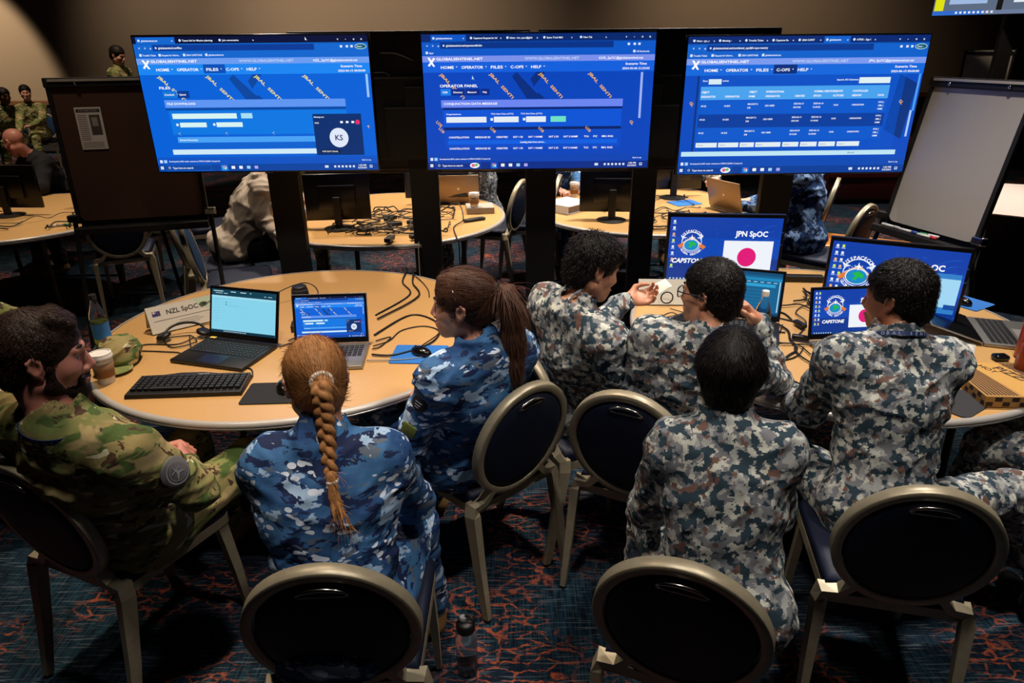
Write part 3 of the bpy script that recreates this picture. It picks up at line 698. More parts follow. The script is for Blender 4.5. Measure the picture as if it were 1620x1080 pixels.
def hairB(sp, root, org, c, R, s):
    T = (0, -.098, .015)
    v, h = hair_cap(c, R, s, vol=.55, nape=-.07, front=.05)
    v.rc(h(0, -.085, .015), h(0, -.112, .013), .030 * s, .022 * s, .02)
    V, Q = v.mesh(.0034, strand_disp(c, R, .0022, (120, 120, 14)), .003); V, Q = blades(V, Q, c, R, 3500, tie_flow(T), .05, .0008, .0016, rs=np.random.RandomState(5), jit=.14)
    mesh_obj('hair', to_mesh('hair', V, Q, org), H_BLOND, root)
    P0 = h(0, -.116, .010); path = [P0, P0 + [.004, -.024, -.012], P0 + [.008, -.036, -.06], P0 + [.012, -.055, -.115], P0 + [.020, -.086, -.170], P0 + [.028, -.113, -.215]]
    pts = spline([tuple(p) for p in path], 30); n = len(pts); fr = frames(pts, Vector((0, 1, 0))); b = Vol()
    nt = 3.3
    for k in range(3):
        prev = None
        for i in range(n):
            u = i / (n - 1); ph = 2 * PI * (u * nt / 1.0 + k / 3); r = (.0165 + .003 * math.sin(PI * min(1, u * 1.3))) * (1 - .30 * u)
            t_, x, y = fr[i]; q = pts[i] + x * (math.sin(ph) * .0155 * (1 - .3 * u)) + y * (math.sin(2 * ph) * .008); q = np.array(q)
            if prev is not None: b.rc(prev, q, r * .72, r * .72, .0016)
            prev = q
    V, Q = b.mesh(.0026, lambda P: .0012 * (vnoise(P * np.array([260, 260, 90]) + 50) - .5), .001)
    mesh_obj('braid', to_mesh('braid', V, Q, org), H_BLOND, root)
    E_ = np.array(pts[-1]); tl = Vol()
    for i in range(9):
        a = random.uniform(-.03, .05); bb = random.uniform(-.02, .02)
        m_ = E_ + [.012 + a * .4, -.028, -.030]; e = E_ + [.034 + a, -.060 + bb, -.062 - random.uniform(0, .03)]
        tl.rc(E_ + [0, 0, .012], m_, .012, .008, .006).rc(m_, e, .007, .0015, .004)
    V, Q = tl.mesh(.0025, lambda P: .0015 * (vnoise(P * np.array([260, 260, 40]) + 50) - .5), .001)
    V, Q = blades(V, Q, c, R, 400, lambda L_: np.tile([.35, -.1, -1.0], (len(L_), 1)), .04, .0006, .003, jit=.4); mesh_obj('braid_tail', to_mesh('braid_tail', V, Q, org), H_BLOND, root)
    M_TIE = mat('white_hair_elastic', '#e2dacd', .7)
    for p, d, r, w_ in ((h(0, -.113, .012), R @ np.array([0, -1, -.1]), .0245, .0075), (E_ + np.array([0, 0, .004]), np.array([.1, 0, -1]), .0165, .0065)):
        bm = bmesh.new(); z = Vector(nrm(d)); x = z.orthogonal().normalized(); y = z.cross(x)
        tube(bm, [Vector(p) - Vector(org) + (x * math.cos(a) + y * math.sin(a)) * r for a in np.linspace(0, 2 * PI, 25)[:-1]], w_, 8, closed=True, up=z); bm_obj('hair_tie', bm, M_TIE, root, True)
B['hair'] = hairB
def hairC(sp, root, org, c, R, s):
    T = (.0, -.108, .045); v, h = hair_cap(c, R, s, vol=.75, nape=-.06, front=.055)
    v.rc(h(0, -.09, .045), h(0, -.122, .046), .032 * s, .024 * s, .02)
    for x in (-1, 1): v.rc(h(x * .02, .060, .092), h(x * .060, .062, .030), .014 * s, .010 * s, .02)
    V, Q = v.mesh(.0034, strand_disp(c, R, .0024, (90, 26, 90)), .003); V, Q = blades(V, Q, c, R, 4500, tie_flow(T), .055, .0008, .0022, rs=np.random.RandomState(6), jit=.16)
    mesh_obj('hair', to_mesh('hair', V, Q, org), H_BRN, root)
    P0 = h(0, -.122, .046); pt = Vol(); dwn = np.array([0, 0, -1.0]); bk = R @ np.array([0, -1, 0])
    pts = [P0, P0 + bk * .028 + dwn * .012, P0 + bk * .045 + dwn * .07, P0 + bk * .046 + dwn * .16, P0 + bk * .046 + dwn * .26, P0 + bk * .040 + dwn * .345]
    rr = [.021, .030, .038, .040, .034, .010]
    for i in range(5): pt.rc(pts[i], pts[i + 1], rr[i], rr[i + 1], .02)
    V, Q = pt.mesh(.0036, strand_disp(c, R, .006, (75, 75, 6)), .006); V, Q = blades(V, Q, c, R, 2500, lambda L_: np.tile([0, -.05, -1.0], (len(L_), 1)), .10, .0009, .004, jit=.12)
    mesh_obj('ponytail', to_mesh('ponytail', V, Q, org), H_BRN, root)
    bm = bmesh.new(); z = Vector(bk); x = z.orthogonal().normalized(); y = z.cross(x)
    tube(bm, [Vector(P0) - Vector(org) + (x * math.cos(a) + y * math.sin(a)) * .0235 for a in np.linspace(0, 2 * PI, 25)[:-1]], .005, 8, closed=True, up=z); bm_obj('hair_tie', bm, M_GLIDE, root, True)
    bm = bmesh.new(); tube(bm, [Vector(h(-.094, .005, .085)) - Vector(org), Vector(h(-.098, -.004, .052)) - Vector(org)], .0016, 6); bm_obj('hair_pin', bm, M_CHROME, root, True)
Cc['hair'] = hairC
D['hair'] = short_hair(H_BLACK, 7000, .026, 11, .008, nape=-.078, vol=.9, jit=.8, lift=.010, front=.05, fringe=.004)
Ee['hair'] = short_hair(H_BLACK, 9000, .016, 12, .004, nape=-.085, vol=.7, jit=.5, lift=.005, front=.055)
Ff['hair'] = short_hair(H_BLACK, 9000, .03, 13, .003, nape=-.085, vol=1.1, jit=.2, lift=.004, front=.06, disp='strand', ear=True)
Ff['extra'] = lambda v, h, s: v.el(h(0, -.026, .030), np.array((.087, .080, .066)) * s, rotm(*Ff['hrot']), .02)
G['hair'] = short_hair(H_BLACK, 10000, .018, 14, .005, nape=-.085, vol=.9, jit=.5, lift=.006, front=.055)
for p_ in (A, B, Cc, D, Ee, Ff, G): person(p_)
# ------------------------------------------------------------------ screens: flat graphics drawn as geometry on the display
_tc = {}
def text_geo(s, bold=.02):
    if (s, bold) in _tc: return _tc[(s, bold)]
    cu = bpy.data.curves.new('t', 'FONT'); cu.body = s; cu.size = 1; cu.resolution_u = 2
    cu.offset = bold
    o = bpy.data.objects.new('t', cu); me = bpy.data.meshes.new_from_object(o)
    vs = np.array([v.co[:2] for v in me.vertices]) if len(me.vertices) else np.zeros((1, 2)); fs = [list(p.vertices) for p in me.polygons]
    bpy.data.objects.remove(o); bpy.data.meshes.remove(me); bpy.data.curves.remove(cu); _tc[(s, bold)] = (vs, fs); return vs, fs
class Screen:
    """W x H in content pixels, y down; built on the local x-z plane facing -y"""
    def __init__(s, W, H, wm, hm, st=1.0, kind='e'):
        s.W, s.H, s.wm, s.hm, s.st, s.kind = W, H, wm, hm, st, kind; s.v = []; s.f = []; s.m = []; s.mats = []; s.mi = {}
    def c(s, col):
        if col not in s.mi:
            s.mi[col] = len(s.mats); s.mats.append(emis('screen_%s_%g' % (col, s.st), '#' + col, s.st) if s.kind == 'e' else mat('print_' + col, '#' + col, .7))
        return s.mi[col]
    def add(s, pts, faces, col, L):
        k = len(s.v)
        for x, y in pts: s.v.append(((x / s.W - .5) * s.wm, -.00028 * L, (.5 - y / s.H) * s.hm))
        for f in faces: s.f.append([k + i for i in f]); s.m.append(s.c(col))
    def rect(s, x, y, w_, h, col, L=1): s.add([(x, y + h), (x + w_, y + h), (x + w_, y), (x, y)], [(0, 1, 2, 3)], col, L)
    def poly(s, pts, col, L=2):
        a = sum(pts[i][0] * pts[(i + 1) % len(pts)][1] - pts[(i + 1) % len(pts)][0] * pts[i][1] for i in range(len(pts)))
        if a > 0: pts = pts[::-1]
        s.add(pts, [tuple(range(len(pts)))], col, L)
    def ell(s, cx, cy, rx, ry, col, L=3, n=28): s.poly([(cx + rx * math.cos(2 * PI * i / n), cy + ry * math.sin(2 * PI * i / n)) for i in range(n)], col, L)
    def ring(s, cx, cy, r, t, col, L=3, a0=0, a1=360, n=30, ry=None):
        ry = ry or r; k = [(math.cos(math.radians(a0 + (a1 - a0) * i / n)), math.sin(math.radians(a0 + (a1 - a0) * i / n))) for i in range(n + 1)]
        pts = [(cx + r * a, cy + ry * b) for a, b in k] + [(cx + (r - t) * a, cy + (ry - t) * b) for a, b in k]
        s.add(pts, [(i + 1, i, n + 1 + i, n + 2 + i) for i in range(n)], col, L)
    def text(s, x, y, h, t, col='ffffff', L=5, w=None, rot=0, cen=False, sx=1.0, skew=0, b=.02):
        vs, fs = text_geo(t, b); k = h / .70
        wd = (vs[:, 0].max() - vs[:, 0].min()) * k; q = sx if w is None else w / max(wd, 1e-6)
        vx = (vs[:, 0] - vs[:, 0].min()) * k * q; vy = vs[:, 1] * k; vx = vx + vy * skew
        if cen: vx = vx - (vx.max()) / 2
        a = math.radians(rot); pts = [(x + p * math.cos(a) + r * math.sin(a), y + p * math.sin(a) - r * math.cos(a)) for p, r in zip(vx, vy)]
        s.add(pts, fs, col, L)
    def arc(s, cx, cy, r, h, t, a0, a1, col='ffffff', L=6, flip=False):
        n = len(t)
        for i, ch in enumerate(t):
            if ch == ' ': continue
            a = math.radians(a0 + (a1 - a0) * (i + .5) / n); rr = r
            s.text(cx + rr * math.cos(a), cy + rr * math.sin(a), h, ch, col, L, rot=math.degrees(a) + (90 if not flip else -90), cen=True)
    def build(s, name, parent, loc, rot=(0, 0, 0)):
        me = bpy.data.meshes.new(name); me.from_pydata(s.v, [], s.f); me.polygons.foreach_set('material_index', s.m)
        o = mesh_obj(name, me, s.mats, parent); o.location = loc; o.rotation_euler = rot; return o
def chrome_top(S, tabs, url, marks, c):
    S.rect(0, 0, 1000, 563, c['bg'], 0); S.rect(0, 0, 1000, 32, c['tab'], 1); S.rect(0, 28, 1000, 34, c['tool'], 1); S.rect(80, 33, 690 if c.get('done') else 740, 24, c['url'], 2); S.rect(0, 60, 1000, 26, c['tool'], 2)
    for x, w_, t, on in tabs:
        if on: S.rect(x, 3, w_, 26, c['tool'], 2)
        S.ell(x + 12, 16, 5, 5, 'cfe3ff'); S.text(x + 22, 20, 7, t, 'e8f2ff'); S.text(x + w_ - 14, 20, 7, 'x', 'e8f2ff')
    for x, t in ((20, '<'), (45, '>'), (68, 'o')): S.text(x, 50, 9, t, 'e6f0ff')
    S.ell(94, 45, 4, 4, 'd6e6ff'); S.text(104, 49, 8, url, 'f2f8ff')
    for x, t in marks: S.rect(x, 68, 10, 10, 'dbe8ff', 4); S.text(x + 14, 77, 6.5, t, 'e8f2ff')
    for x, t in ((870, 'v'), (905, '-'), (938, 'o'), (970, 'x')): S.text(x, 20, 9, t, 'f0f6ff')
    if c.get('done'):
        S.ell(968, 45, 25, 11, 'cff5ea', 3); S.ell(968, 45, 23, 9, '155e7a', 4); S.text(952, 48, 6, 'Done :', 'f4fffb')
    for x in (880, 905, 925): S.rect(x, 40, 10, 9, 'dbe8ff', 4)
def site_top(S, user, t2, sel, c):
    S.rect(0, 86, 1000, 24, c['band'], 3); S.text(60, 103, 10, 'GLOBALSENTINEL.NET', 'ffffff', w=200); S.text(440, 103, 10, 'WWW.GLOBALSENTINEL.NET', 'bfd2f5', w=235); S.text(760, 103, 9, user, 'f4f8ff', w=190)
    S.rect(0, 110, 1000, 42, c['menu'], 3); 
    for a in (45, -45): S.text(40, 116, 1, ' .', 'ffffff')
    S.poly([(22, 92), (31, 92), (54, 128), (45, 128)], 'ffffff', 6); S.poly([(48, 92), (56, 96), (30, 128), (22, 124)], 'f2f7ff', 6)
    x = 78
    for i, (t, w_) in enumerate((('HOME', 62), ('OPERATOR', 100), ('FILES', 58), ('C-OPS', 62), ('HELP', 50))):
        if t == sel: S.rect(x - 12, 111, w_ + 36, 36, c['dark'], 4)
        S.text(x, 137, 11, t, 'ffffff', 6, w=w_ - 6); S.poly([(x + w_ + 3, 128), (x + w_ + 10, 128), (x + w_ + 6.5, 132)], 'ffffff', 6); x += w_ + 27
    S.text(875, 127, 9, 'Scenario Time', 'ffffff', 6, w=92); S.text(862, 145, 8, t2, 'ffffff', 6, w=118)
def task(S, t, c, badge=True):
    S.rect(0, 500, 1000, 34, c['foot'], 4); S.rect(0, 532, 1000, 31, c['task'], 5); S.rect(35, 534, 205, 27, c['tool'], 6); S.rect(37, 536, 201, 23, c['task'], 7)
    for i, (x, y) in enumerate(((10, 540), (17, 540), (10, 547), (17, 547))): S.rect(x, y, 6, 6, 'f2f7ff', 7)
    S.ring(50, 546, 5, 1.5, 'f0f6ff', 8); S.text(64, 551, 8, 'Type here to search', 'f0f6ff', 8)
    if badge: S.ell(212, 547, 22, 12, 'f4f4f4', 8); S.ell(205, 547, 8, 7, 'e8589a', 9); S.ell(219, 545, 8, 6, '6ac06a', 9)
    S.rect(285, 535, 30, 26, c['menu'], 7); S.ell(300, 547, 9, 9, 'f4f4f4', 8); S.ring(300, 547, 9, 4, 'e2564a', 9, 200, 340); S.ring(300, 547, 9, 4, '4fae5a', 9, 60, 200); S.ell(300, 547, 4, 4, '3f86e8', 9)
    for i, cl in enumerate(('f0f0f0', 'e8eef8', '9fd2f5', 'a9a6f0')): S.rect(332 + i * 35, 540, 16, 13, cl, 8)
    for i in range(6): S.rect(800 + i * 17, 542, 9, 9, 'dfe9fb', 8)
    S.rect(758, 541, 16, 11, 'cfe0fb', 8); S.text(912, 545, 7, t, 'f4f8ff', 8, w=34); S.text(908, 556, 7, '2/5/2024', 'f4f8ff', 8, w=40); S.rect(962, 541, 12, 11, 'f4f8ff', 8); S.rect(964, 543, 8, 6, c['task'], 9)
    S.rect(12, 512, 12, 13, 'dfe9ff', 6); S.rect(30, 512, 14, 13, '9fd0ff', 6); S.text(54, 521, 6, 'Developed by SAIC under contract to CPSOC-CJOIN. Contact Us', 'f0f6ff', 6, w=230); S.text(930, 521, 6, 'Back to top', 'dfe9ff', 6)
def diag(S, col, xs, y0=160, tail=True):
    for x in xs:
        S.text(x, y0, 12, 'JBAL  SENTI', col, 3, rot=46, w=142, skew=.1, b=.02)
def sat(S, c):
    S.poly([(385, 170), (405, 152), (515, 262), (450, 262)], c['sat'], 1); S.poly([(465, 180), (490, 152), (530, 152), (480, 212)], c['sat'], 1); S.poly([(470, 262), (500, 236), (530, 262)], c['sat'], 1)
C1 = dict(bg='0862d8', tab='0a1238', tool='1467cf', url='0a3c98', band='6c9cf0', menu='1c86f2', dark='0a50b8', foot='0f55c4', task='0c459f', sat='0b47a0', done=True)
C2 = dict(bg='0a46bd', tab='0b2a6e', tool='0f58c8', url='0a3488', band='7a90ea', menu='1560dc', dark='0b2f8e', foot='0c45b4', task='0a2f88', sat='0b2f80')
C3 = dict(bg='0b4cc0', tab='0b2a72', tool='1262cc', url='0a3a92', band='7c9aee', menu='1668dc', dark='0a2f7c', foot='0e4cb4', task='0b3f98', sat='0b3a90', done=True)
def scr_files(S, mini=False):
    c = C1; chrome_top(S, [(15, 165, 'globalsentinel.net', 1), (190, 160, 'Teams link for Mission planning', 0), (360, 165, 'Join conversation', 0)], 'globalsentinel.net/files', ((18, 'Trouble Ticket'), (100, 'Request for Inform...'), (205, '2024 CAPSTONE'), (300, 'globalsentinel.net')), c)
    site_top(S, 'NZL_SpOC@globalsentinel.net', '2023-06-13 00:00:00', 'FILES', c); diag(S, 'f3e27a', (75, 285, 495, 705)); sat(S, c)
    S.text(75, 210, 10, 'FILES', 'ffffff', 6, w=48); S.rect(85, 218, 62, 28, '1478d8', 4); S.rect(149, 218, 52, 28, '0a3a92', 4); S.text(93, 236, 7, 'Download', 'ffffff', 6); S.text(157, 236, 7, 'Upload', 'ffffff', 6)
    S.rect(85, 255, 795, 32, '5f96f2', 4); S.text(96, 275, 9, 'FILE DOWNLOAD', 'ffffff', 6, w=125); S.rect(96, 300, 785, 102, '0d78e2', 3); S.rect(85, 289, 795, 9, '0b489e', 3)
    S.rect(108, 312, 285, 22, 'd7f3f2', 4); S.rect(412, 312, 50, 22, 'a6dff2', 4); S.rect(135, 350, 118, 20, 'd7f3f2', 4); S.rect(297, 350, 116, 20, 'd7f3f2', 4); S.rect(118, 354, 10, 10, 'e4f4ff', 4); S.rect(282, 354, 10, 10, 'e4f4ff', 4)
    S.rect(112, 412, 620, 24, '4aa2f5', 4); S.text(122, 428, 7, 'Browse Directories', 'f4faff', 6); S.rect(112, 436, 620, 24, '0d62d0', 3); S.rect(80, 466, 660, 22, 'cfeaf6', 5)
    for x in (120, 330, 540): S.text(x, 398, 10, '/ .', 'f3e27a', 5, rot=40)
    S.rect(728, 318, 215, 178, '0a3170', 7); S.text(734, 334, 6, 'Meeting now', 'f0f6ff', 9); S.text(734, 359, 6, '26:26', 'f0f6ff', 9); S.ell(836, 420, 42, 42, 'dfe9fa', 9); S.text(836, 431, 23, 'KS', '2a2f66', 10, cen=True)
    for x in (848, 873, 898): S.rect(x, 349, 12, 9, 'f0f4ff', 9)
    S.ell(925, 354, 10, 10, 'e0306e', 9); S.rect(750, 472, 85, 14, '0a1c40', 9); S.text(755, 482, 6, 'KOR SpOC (Guest)', 'f4f8ff', 10); S.rect(978, 155, 10, 95, '9cc8f8', 5)
    S.text(965, 372, 10, 'A.', 'f3c25a', 5, rot=46); task(S, '1:02 PM', c, False); S.poly([(735, 6), (735, 20), (739, 17), (744, 22)], 'ffffff', 9)
def scr_oper(S):
    c = C2; chrome_top(S, [(40, 150, 'globalsentinel.net', 1), (200, 150, 'Capstone Request for Inf', 0), (355, 150, 'Inbox - kor_spoc@glob', 0), (512, 140, 'Space Track Mail', 0), (668, 130, 'New Tab', 0)], 'globalsentinel.net/operator#/cdm', ((16, 'Apps'), (905, 'All Bookmarks')), c)
    site_top(S, 'KOR_SpOC@globalsentinel.net', '2024-02-06 21:23:03', '', c); diag(S, 'f0b64a', (70, 285, 500, 715)); sat(S, c)
    S.text(70, 212, 11, 'OPERATOR PANEL', 'ffffff', 6, w=165)
    for x, w_, t, k in ((72, 44, 'CDM', '1f7fe8'), (120, 58, 'Directory', '0a2a86'), (182, 62, 'Maneuver', '0a2a86'), (248, 38, 'Help', '0a2a86')): S.rect(x, 219, w_, 27, k, 4); S.text(x + 8, 236, 7, t, 'ffffff', 6)
    S.rect(72, 265, 800, 31, '6c86f0', 4); S.text(84, 285, 9, 'CONJUNCTION DATA MESSAGE', 'ffffff', 6, w=235); S.rect(80, 298, 792, 8, '0a2468', 3); S.rect(80, 306, 790, 74, '0c55d6', 3)
    S.text(92, 327, 6, 'Organizations', 'f0f6ff', 6, w=66); S.rect(92, 336, 178, 24, 'e4ecf4', 4); S.text(290, 327, 6, 'TCA Start Date (UTC)', 'f0f6ff', 6, w=100); S.rect(303, 336, 110, 24, 'e4ecf4', 4); S.text(422, 327, 6, 'TCA End Date (UTC)', 'f0f6ff', 6, w=96); S.rect(446, 336, 88, 24, 'e4ecf4', 4); S.rect(555, 336, 68, 24, '6fe0c4', 4)
    S.rect(288, 342, 11, 11, 'e8f0ff', 4); S.rect(432, 342, 11, 11, 'e8f0ff', 4); S.rect(80, 380, 790, 12, '0a2468', 3); S.rect(80, 392, 790, 78, '0c4cc8', 3); S.rect(95, 436, 760, 18, '0f60e0', 4)
    cols = ((100, 90, 'CONSTELLATION'), (218, 68, 'MESSAGE ID'), (312, 52, 'CREATED'), (388, 44, 'SAT 1 ID'), (456, 64, 'SAT 1 NAME'), (548, 44, 'SAT 2 ID'), (614, 64, 'SAT 2 NAME'), (706, 22, 'TCA'), (748, 18, 'PC'), (786, 50, 'MIN. RNG'))
    for y in (427, 476):
        for x, w_, t in cols: S.text(x, y, 7.5, t, 'ffffff', 6, w=w_)
    S.text(420, 449, 7, 'Loading data from server...', 'ffffff', 6, w=112)
    for x in (55, 285, 500, 710): S.text(x, 386, 11, 'LOB', 'f0b64a', 5, rot=46)
    S.text(45, 358, 12, 'LOE', 'f0b64a', 5, rot=46); S.text(905, 362, 12, 'GL', 'f0b64a', 5, rot=46); S.rect(944, 157, 10, 190, '9fb4f4', 5); task(S, '1:05 PM', c); S.poly([(213, 165), (211, 181), (216, 178), (221, 184)], 'cfe8ff', 9)
def scr_cops(S):
    c = C3; chrome_top(S, [(12, 105, 'Inbox - jpn_s', 0), (118, 105, 'Meeting -', 0), (226, 110, 'Trouble Ticket', 0), (338, 105, 'Capstone Re', 0), (446, 110, '2024 CAPST', 0), (560, 108, 'globalsentin', 1), (672, 110, 'ATRIX - Sign I', 0)], 'globalsentinel.net/combined_ops/#/c-ops-reentry', ((12, 'Trouble Ticket'), (100, 'Request for Inform...'), (212, '2024 CAPSTONE'), (310, 'globalsentinel.net')), c)
    site_top(S, 'JPN_SpOC@globalsentinel.net', '2023-06-13 00:00:00', 'C-OPS', c)
    S.rect(60, 152, 870, 320, '0c52c6', 1); S.rect(52, 152, 9, 330, '0a3580', 2); S.text(75, 176, 6.5, 'Show', 'f0f6ff', 6); S.rect(100, 166, 54, 21, 'd8ecf2', 4); S.text(158, 176, 6.5, 'entries', 'f0f6ff', 6); S.text(640, 176, 6.5, 'Search All Columns:', 'f0f6ff', 6, w=92); S.rect(735, 164, 132, 24, 'e0f0f4', 4)
    S.rect(70, 196, 800, 54, '4aa2ee', 4)
    hd = ((74, 'OBJECT', 'DESIGNATOR'), (176, '', 'DESIGNATOR'), (276, 'OBJECT', 'NAME'), (348, 'INTERNATIONAL', 'DESIGNATOR'), (472, '', 'CREATED'), (552, 'NORMAL REENTRY', 'EPOCH'), (634, 'REENTRY', 'ALTITUDE'), (716, 'CONTROLLED', 'REENTRY'), (826, '', 'DATA'))
    for x, a, b in hd:
        if a: S.text(x, 222, 7.5, a, 'ffffff', 6, sx=.92)
        S.text(x, 240, 7.5, b, 'ffffff', 6, sx=.92)
    for r, (y, d, e) in enumerate(((262, '2023-06-13', '00:37:00'), (318, '2023-06-11', '00:01:00'), (374, '2023-06-09', '23:16:00'))):
        S.rect(70, y - 8, 800, 54, '0d5acc' if r % 2 == 0 else '0a3f9e', 3)
        for x, a, b in ((76, '49125', ''), (176, '18 SDS', ''), (276, 'MAUSAT-2', 'R/B'), (350, '2021-0808', ''), (472, d, e), (556, '2023-06-14', '01:09:00'), (644, '10.00', ''), (722, 'UNKNOWN', '')):
            S.text(x, y + 16 - (7 if b else 0), 6.5, a, 'f4f8ff', 6)
            if b: S.text(x, y + 24, 6.5, b, 'f4f8ff', 6)
        for k, t in enumerate(('KVN |', 'XML |', 'OMM')): S.text(834, y + 6 + 14 * k, 6.5, t, 'f4f8ff', 6)
    for x, w_ in ((70, 92), (168, 88), (262, 62), (330, 110), (448, 70), (526, 72), (606, 72), (686, 98)): S.rect(x, 428, w_, 20, 'e2eef2', 5); S.text(x + 6, 441, 5, 'SEARCH', '8ba0b0', 6)
    S.rect(10, 466, 940, 20, 'bfe6f4', 6); S.text(740, 479, 6, 'Show all', '3a5a90', 7); S.poly([(905, 152), (985, 190), (960, 420), (880, 380)], '0a3580', 1); S.text(25, 262, 12, 'GL', 'f3b64a', 5, rot=46); S.text(920, 262, 12, 'GL', 'f3b64a', 5, rot=46)
    S.rect(984, 152, 9, 150, '4fa0f4', 5); S.rect(976, 300, 9, 110, 'a9ccfa', 6); task(S, '1:03 PM', c)
def emblem(S, cx, cy, r, L=3):
    S.ring(cx, cy - r * .05, r, r * .06, 'e8f0ff', L); S.poly([(cx - r * 1.35, cy + r * .25), (cx, cy - r * .5), (cx + r * 1.45, cy + r * .35), (cx + r * 1.2, cy + r * .62), (cx, cy - r * .1), (cx - r * 1.15, cy + r * .55)], 'e07a3a', L + 1)
    S.poly([(cx - r * .9, cy - r * .05), (cx + r * .05, cy - r * .62), (cx + r * 1.0, cy + .1 * r), (cx + r * .8, cy + .2 * r), (cx, cy - r * .45), (cx - r * .8, cy + .1 * r)], 'f0d6c0', L + 1)
    S.ell(cx - .02 * r, cy + r * .22, r * .78, r * .58, 'dfeaf8', L + 2); S.ell(cx - .02 * r, cy + r * .22, r * .70, r * .52, '1789c8', L + 3)
    S.poly([(cx - r * .35, cy + r * .0), (cx + r * .05, cy - r * .15), (cx + r * .45, cy + r * .05), (cx + r * .40, cy + r * .3), (cx + r * .1, cy + r * .25), (cx - r * .05, cy + r * .5), (cx - r * .3, cy + r * .42), (cx - r * .1, cy + .2 * r)], '1fb84a', L + 4)
    S.poly([(cx, cy - r * .82), (cx + r * .06, cy - r * .56), (cx + r * .26, cy - r * .50), (cx + r * .06, cy - r * .44), (cx, cy - r * .2), (cx - r * .06, cy - r * .44), (cx - r * .26, cy - r * .50), (cx - r * .06, cy - r * .56)], 'ffffff', L + 4)
    for sx in (-1, 1):
        q = lambda x, y: (cx + sx * r * x, cy + r * y)
        S.poly([q(1.12, -.72), q(.98, -.45), q(.92, -.20), q(.82, -.40), q(.50, -.52), q(.84, -.60)], 'dfe8f5', L + 4)
    for i in range(8): S.ell(cx + r * (-.6 + .17 * i), cy - r * (.32 + .12 * ((i * 7) % 3)), r * .03, r * .03, 'ffffff', L + 4, 8)
    S.arc(cx, cy, r * 1.04, r * .24, 'USSPACECOM', 212, 328, 'ffffff', L + 5); S.arc(cx, cy + r * .0, r * 1.22, r * .2, 'GLOBAL SENTINEL', 150, 30, 'ffffff', L + 5, True)
def scr_desk(S, flag=True, win=False, W=1000, ex=235, ey=250, r=105, tx=640, title=True, icons=2):
    S.rect(0, 0, 1000, 563, '0b3fa8', 0); S.rect(0, 180, 1000, 180, '0a47b4', .5); S.rect(0, 360, 1000, 203, '0a368f', .5)
    rs = random.Random(4)
    for i in range(60):
        x, y = rs.uniform(380, 1000), rs.uniform(20, 540); S.rect(x, y, rs.uniform(4, 30), 2, '2f7be0', 1)
    for k in range(4): S.ring(960, 330, 270 - 50 * k, 3, '1f66d4', 1, 185, 262)
    emblem(S, ex, ey, r)
    if title: S.text(tx, 160, 46, 'JPN SpOC', 'ffffff', 6, b=.03)
    S.text(ex - 170, ey + 1.95 * r, 40, 'CAPSTONE', 'ffffff', 6, skew=.2, sx=1.05, b=.035)
    if flag: S.rect(500, 200, 440, 290, 'eef2fa', 4); S.ell(715, 345, 84, 84, 'e01a78', 5, 40)
    for cx_ in range(icons):
        for i in range(8): S.rect(28 + cx_ * 45, 26 + i * 56, 20, 22, ('dfe8f5', 'c9ef5a', 'f0b070', 'e4ecf8')[(i * 3 + cx_) % 4], 4); S.rect(22 + cx_ * 45, 52 + i * 56, 32, 6, 'b9cdf0', 4)
    if win:
        S.rect(560, 175, 420, 320, '2f7fc8', 7); S.rect(560, 215, 420, 230, '9fd6f4', 8); S.rect(900, 420, 80, 40, '0c4a9c', 9)
        for i in range(5): S.rect(620, 250 + i * 35, 180, 2, '6fb0dc', 9)
    S.rect(0, 535, 1000, 28, '0a3f86', 7)
    for i in range(8): S.rect(30 + i * 32, 543, 12, 12, 'e4ecf8', 8)
def scr_doc(S):
    S.rect(0, 0, 1000, 563, '86d2ea', 0); S.rect(0, 0, 1000, 60, '0d3f52', 1); S.rect(0, 60, 1000, 22, '123f50', 1); S.rect(0, 82, 1000, 24, '9fdcee', 1)
    for x, w_ in ((30, 150), (300, 80), (450, 90), (600, 20)): S.rect(x, 20, w_, 9, 'cfe8f0', 3)
    for x, w_ in ((60, 110), (190, 60), (820, 30), (880, 60)): S.rect(x, 46, w_, 7, 'b8dce8', 3)
    for x in (230,):
        for y in (165, 195): S.ell(x, y, 8, 8, '26404a', 3)
    for i in range(9): S.rect(40, 130 + i * 36, 90, 4, '6fbcd6', 2)
    S.rect(260, 163, 60, 4, '6fbcd6', 2); S.rect(260, 196, 170, 4, '6fbcd6', 2); S.rect(260, 212, 220, 4, '6fbcd6', 2); S.rect(180, 106, 3, 420, '7cc6de', 2); S.rect(0, 528, 1000, 35, '0a3346', 3)
    for i in range(14): S.rect(200 + i * 26, 538, 12, 12, 'd5eaf2', 4)
def scr_teal(S):
    S.rect(0, 0, 1000, 563, '0d5f8e', 0); S.rect(0, 0, 1000, 40, '0b4a72', 1); S.rect(0, 70, 1000, 40, '1a86b8', 1); S.rect(500, 150, 420, 40, '2a9fd0', 1)
    for i in range(10): S.rect(80 + i * 90, 125, 50, 8, 'bfe4f4', 2)
    for i in range(6): S.rect(80, 230 + i * 45, 800, 3, '2f8ab8', 2)
    S.rect(970, 110, 14, 400, 'b8dcf0', 2); S.rect(0, 530, 1000, 33, '0a3a60', 3)
    for i in range(10): S.rect(100 + i * 50, 540, 16, 12, 'd0e6f2', 4)

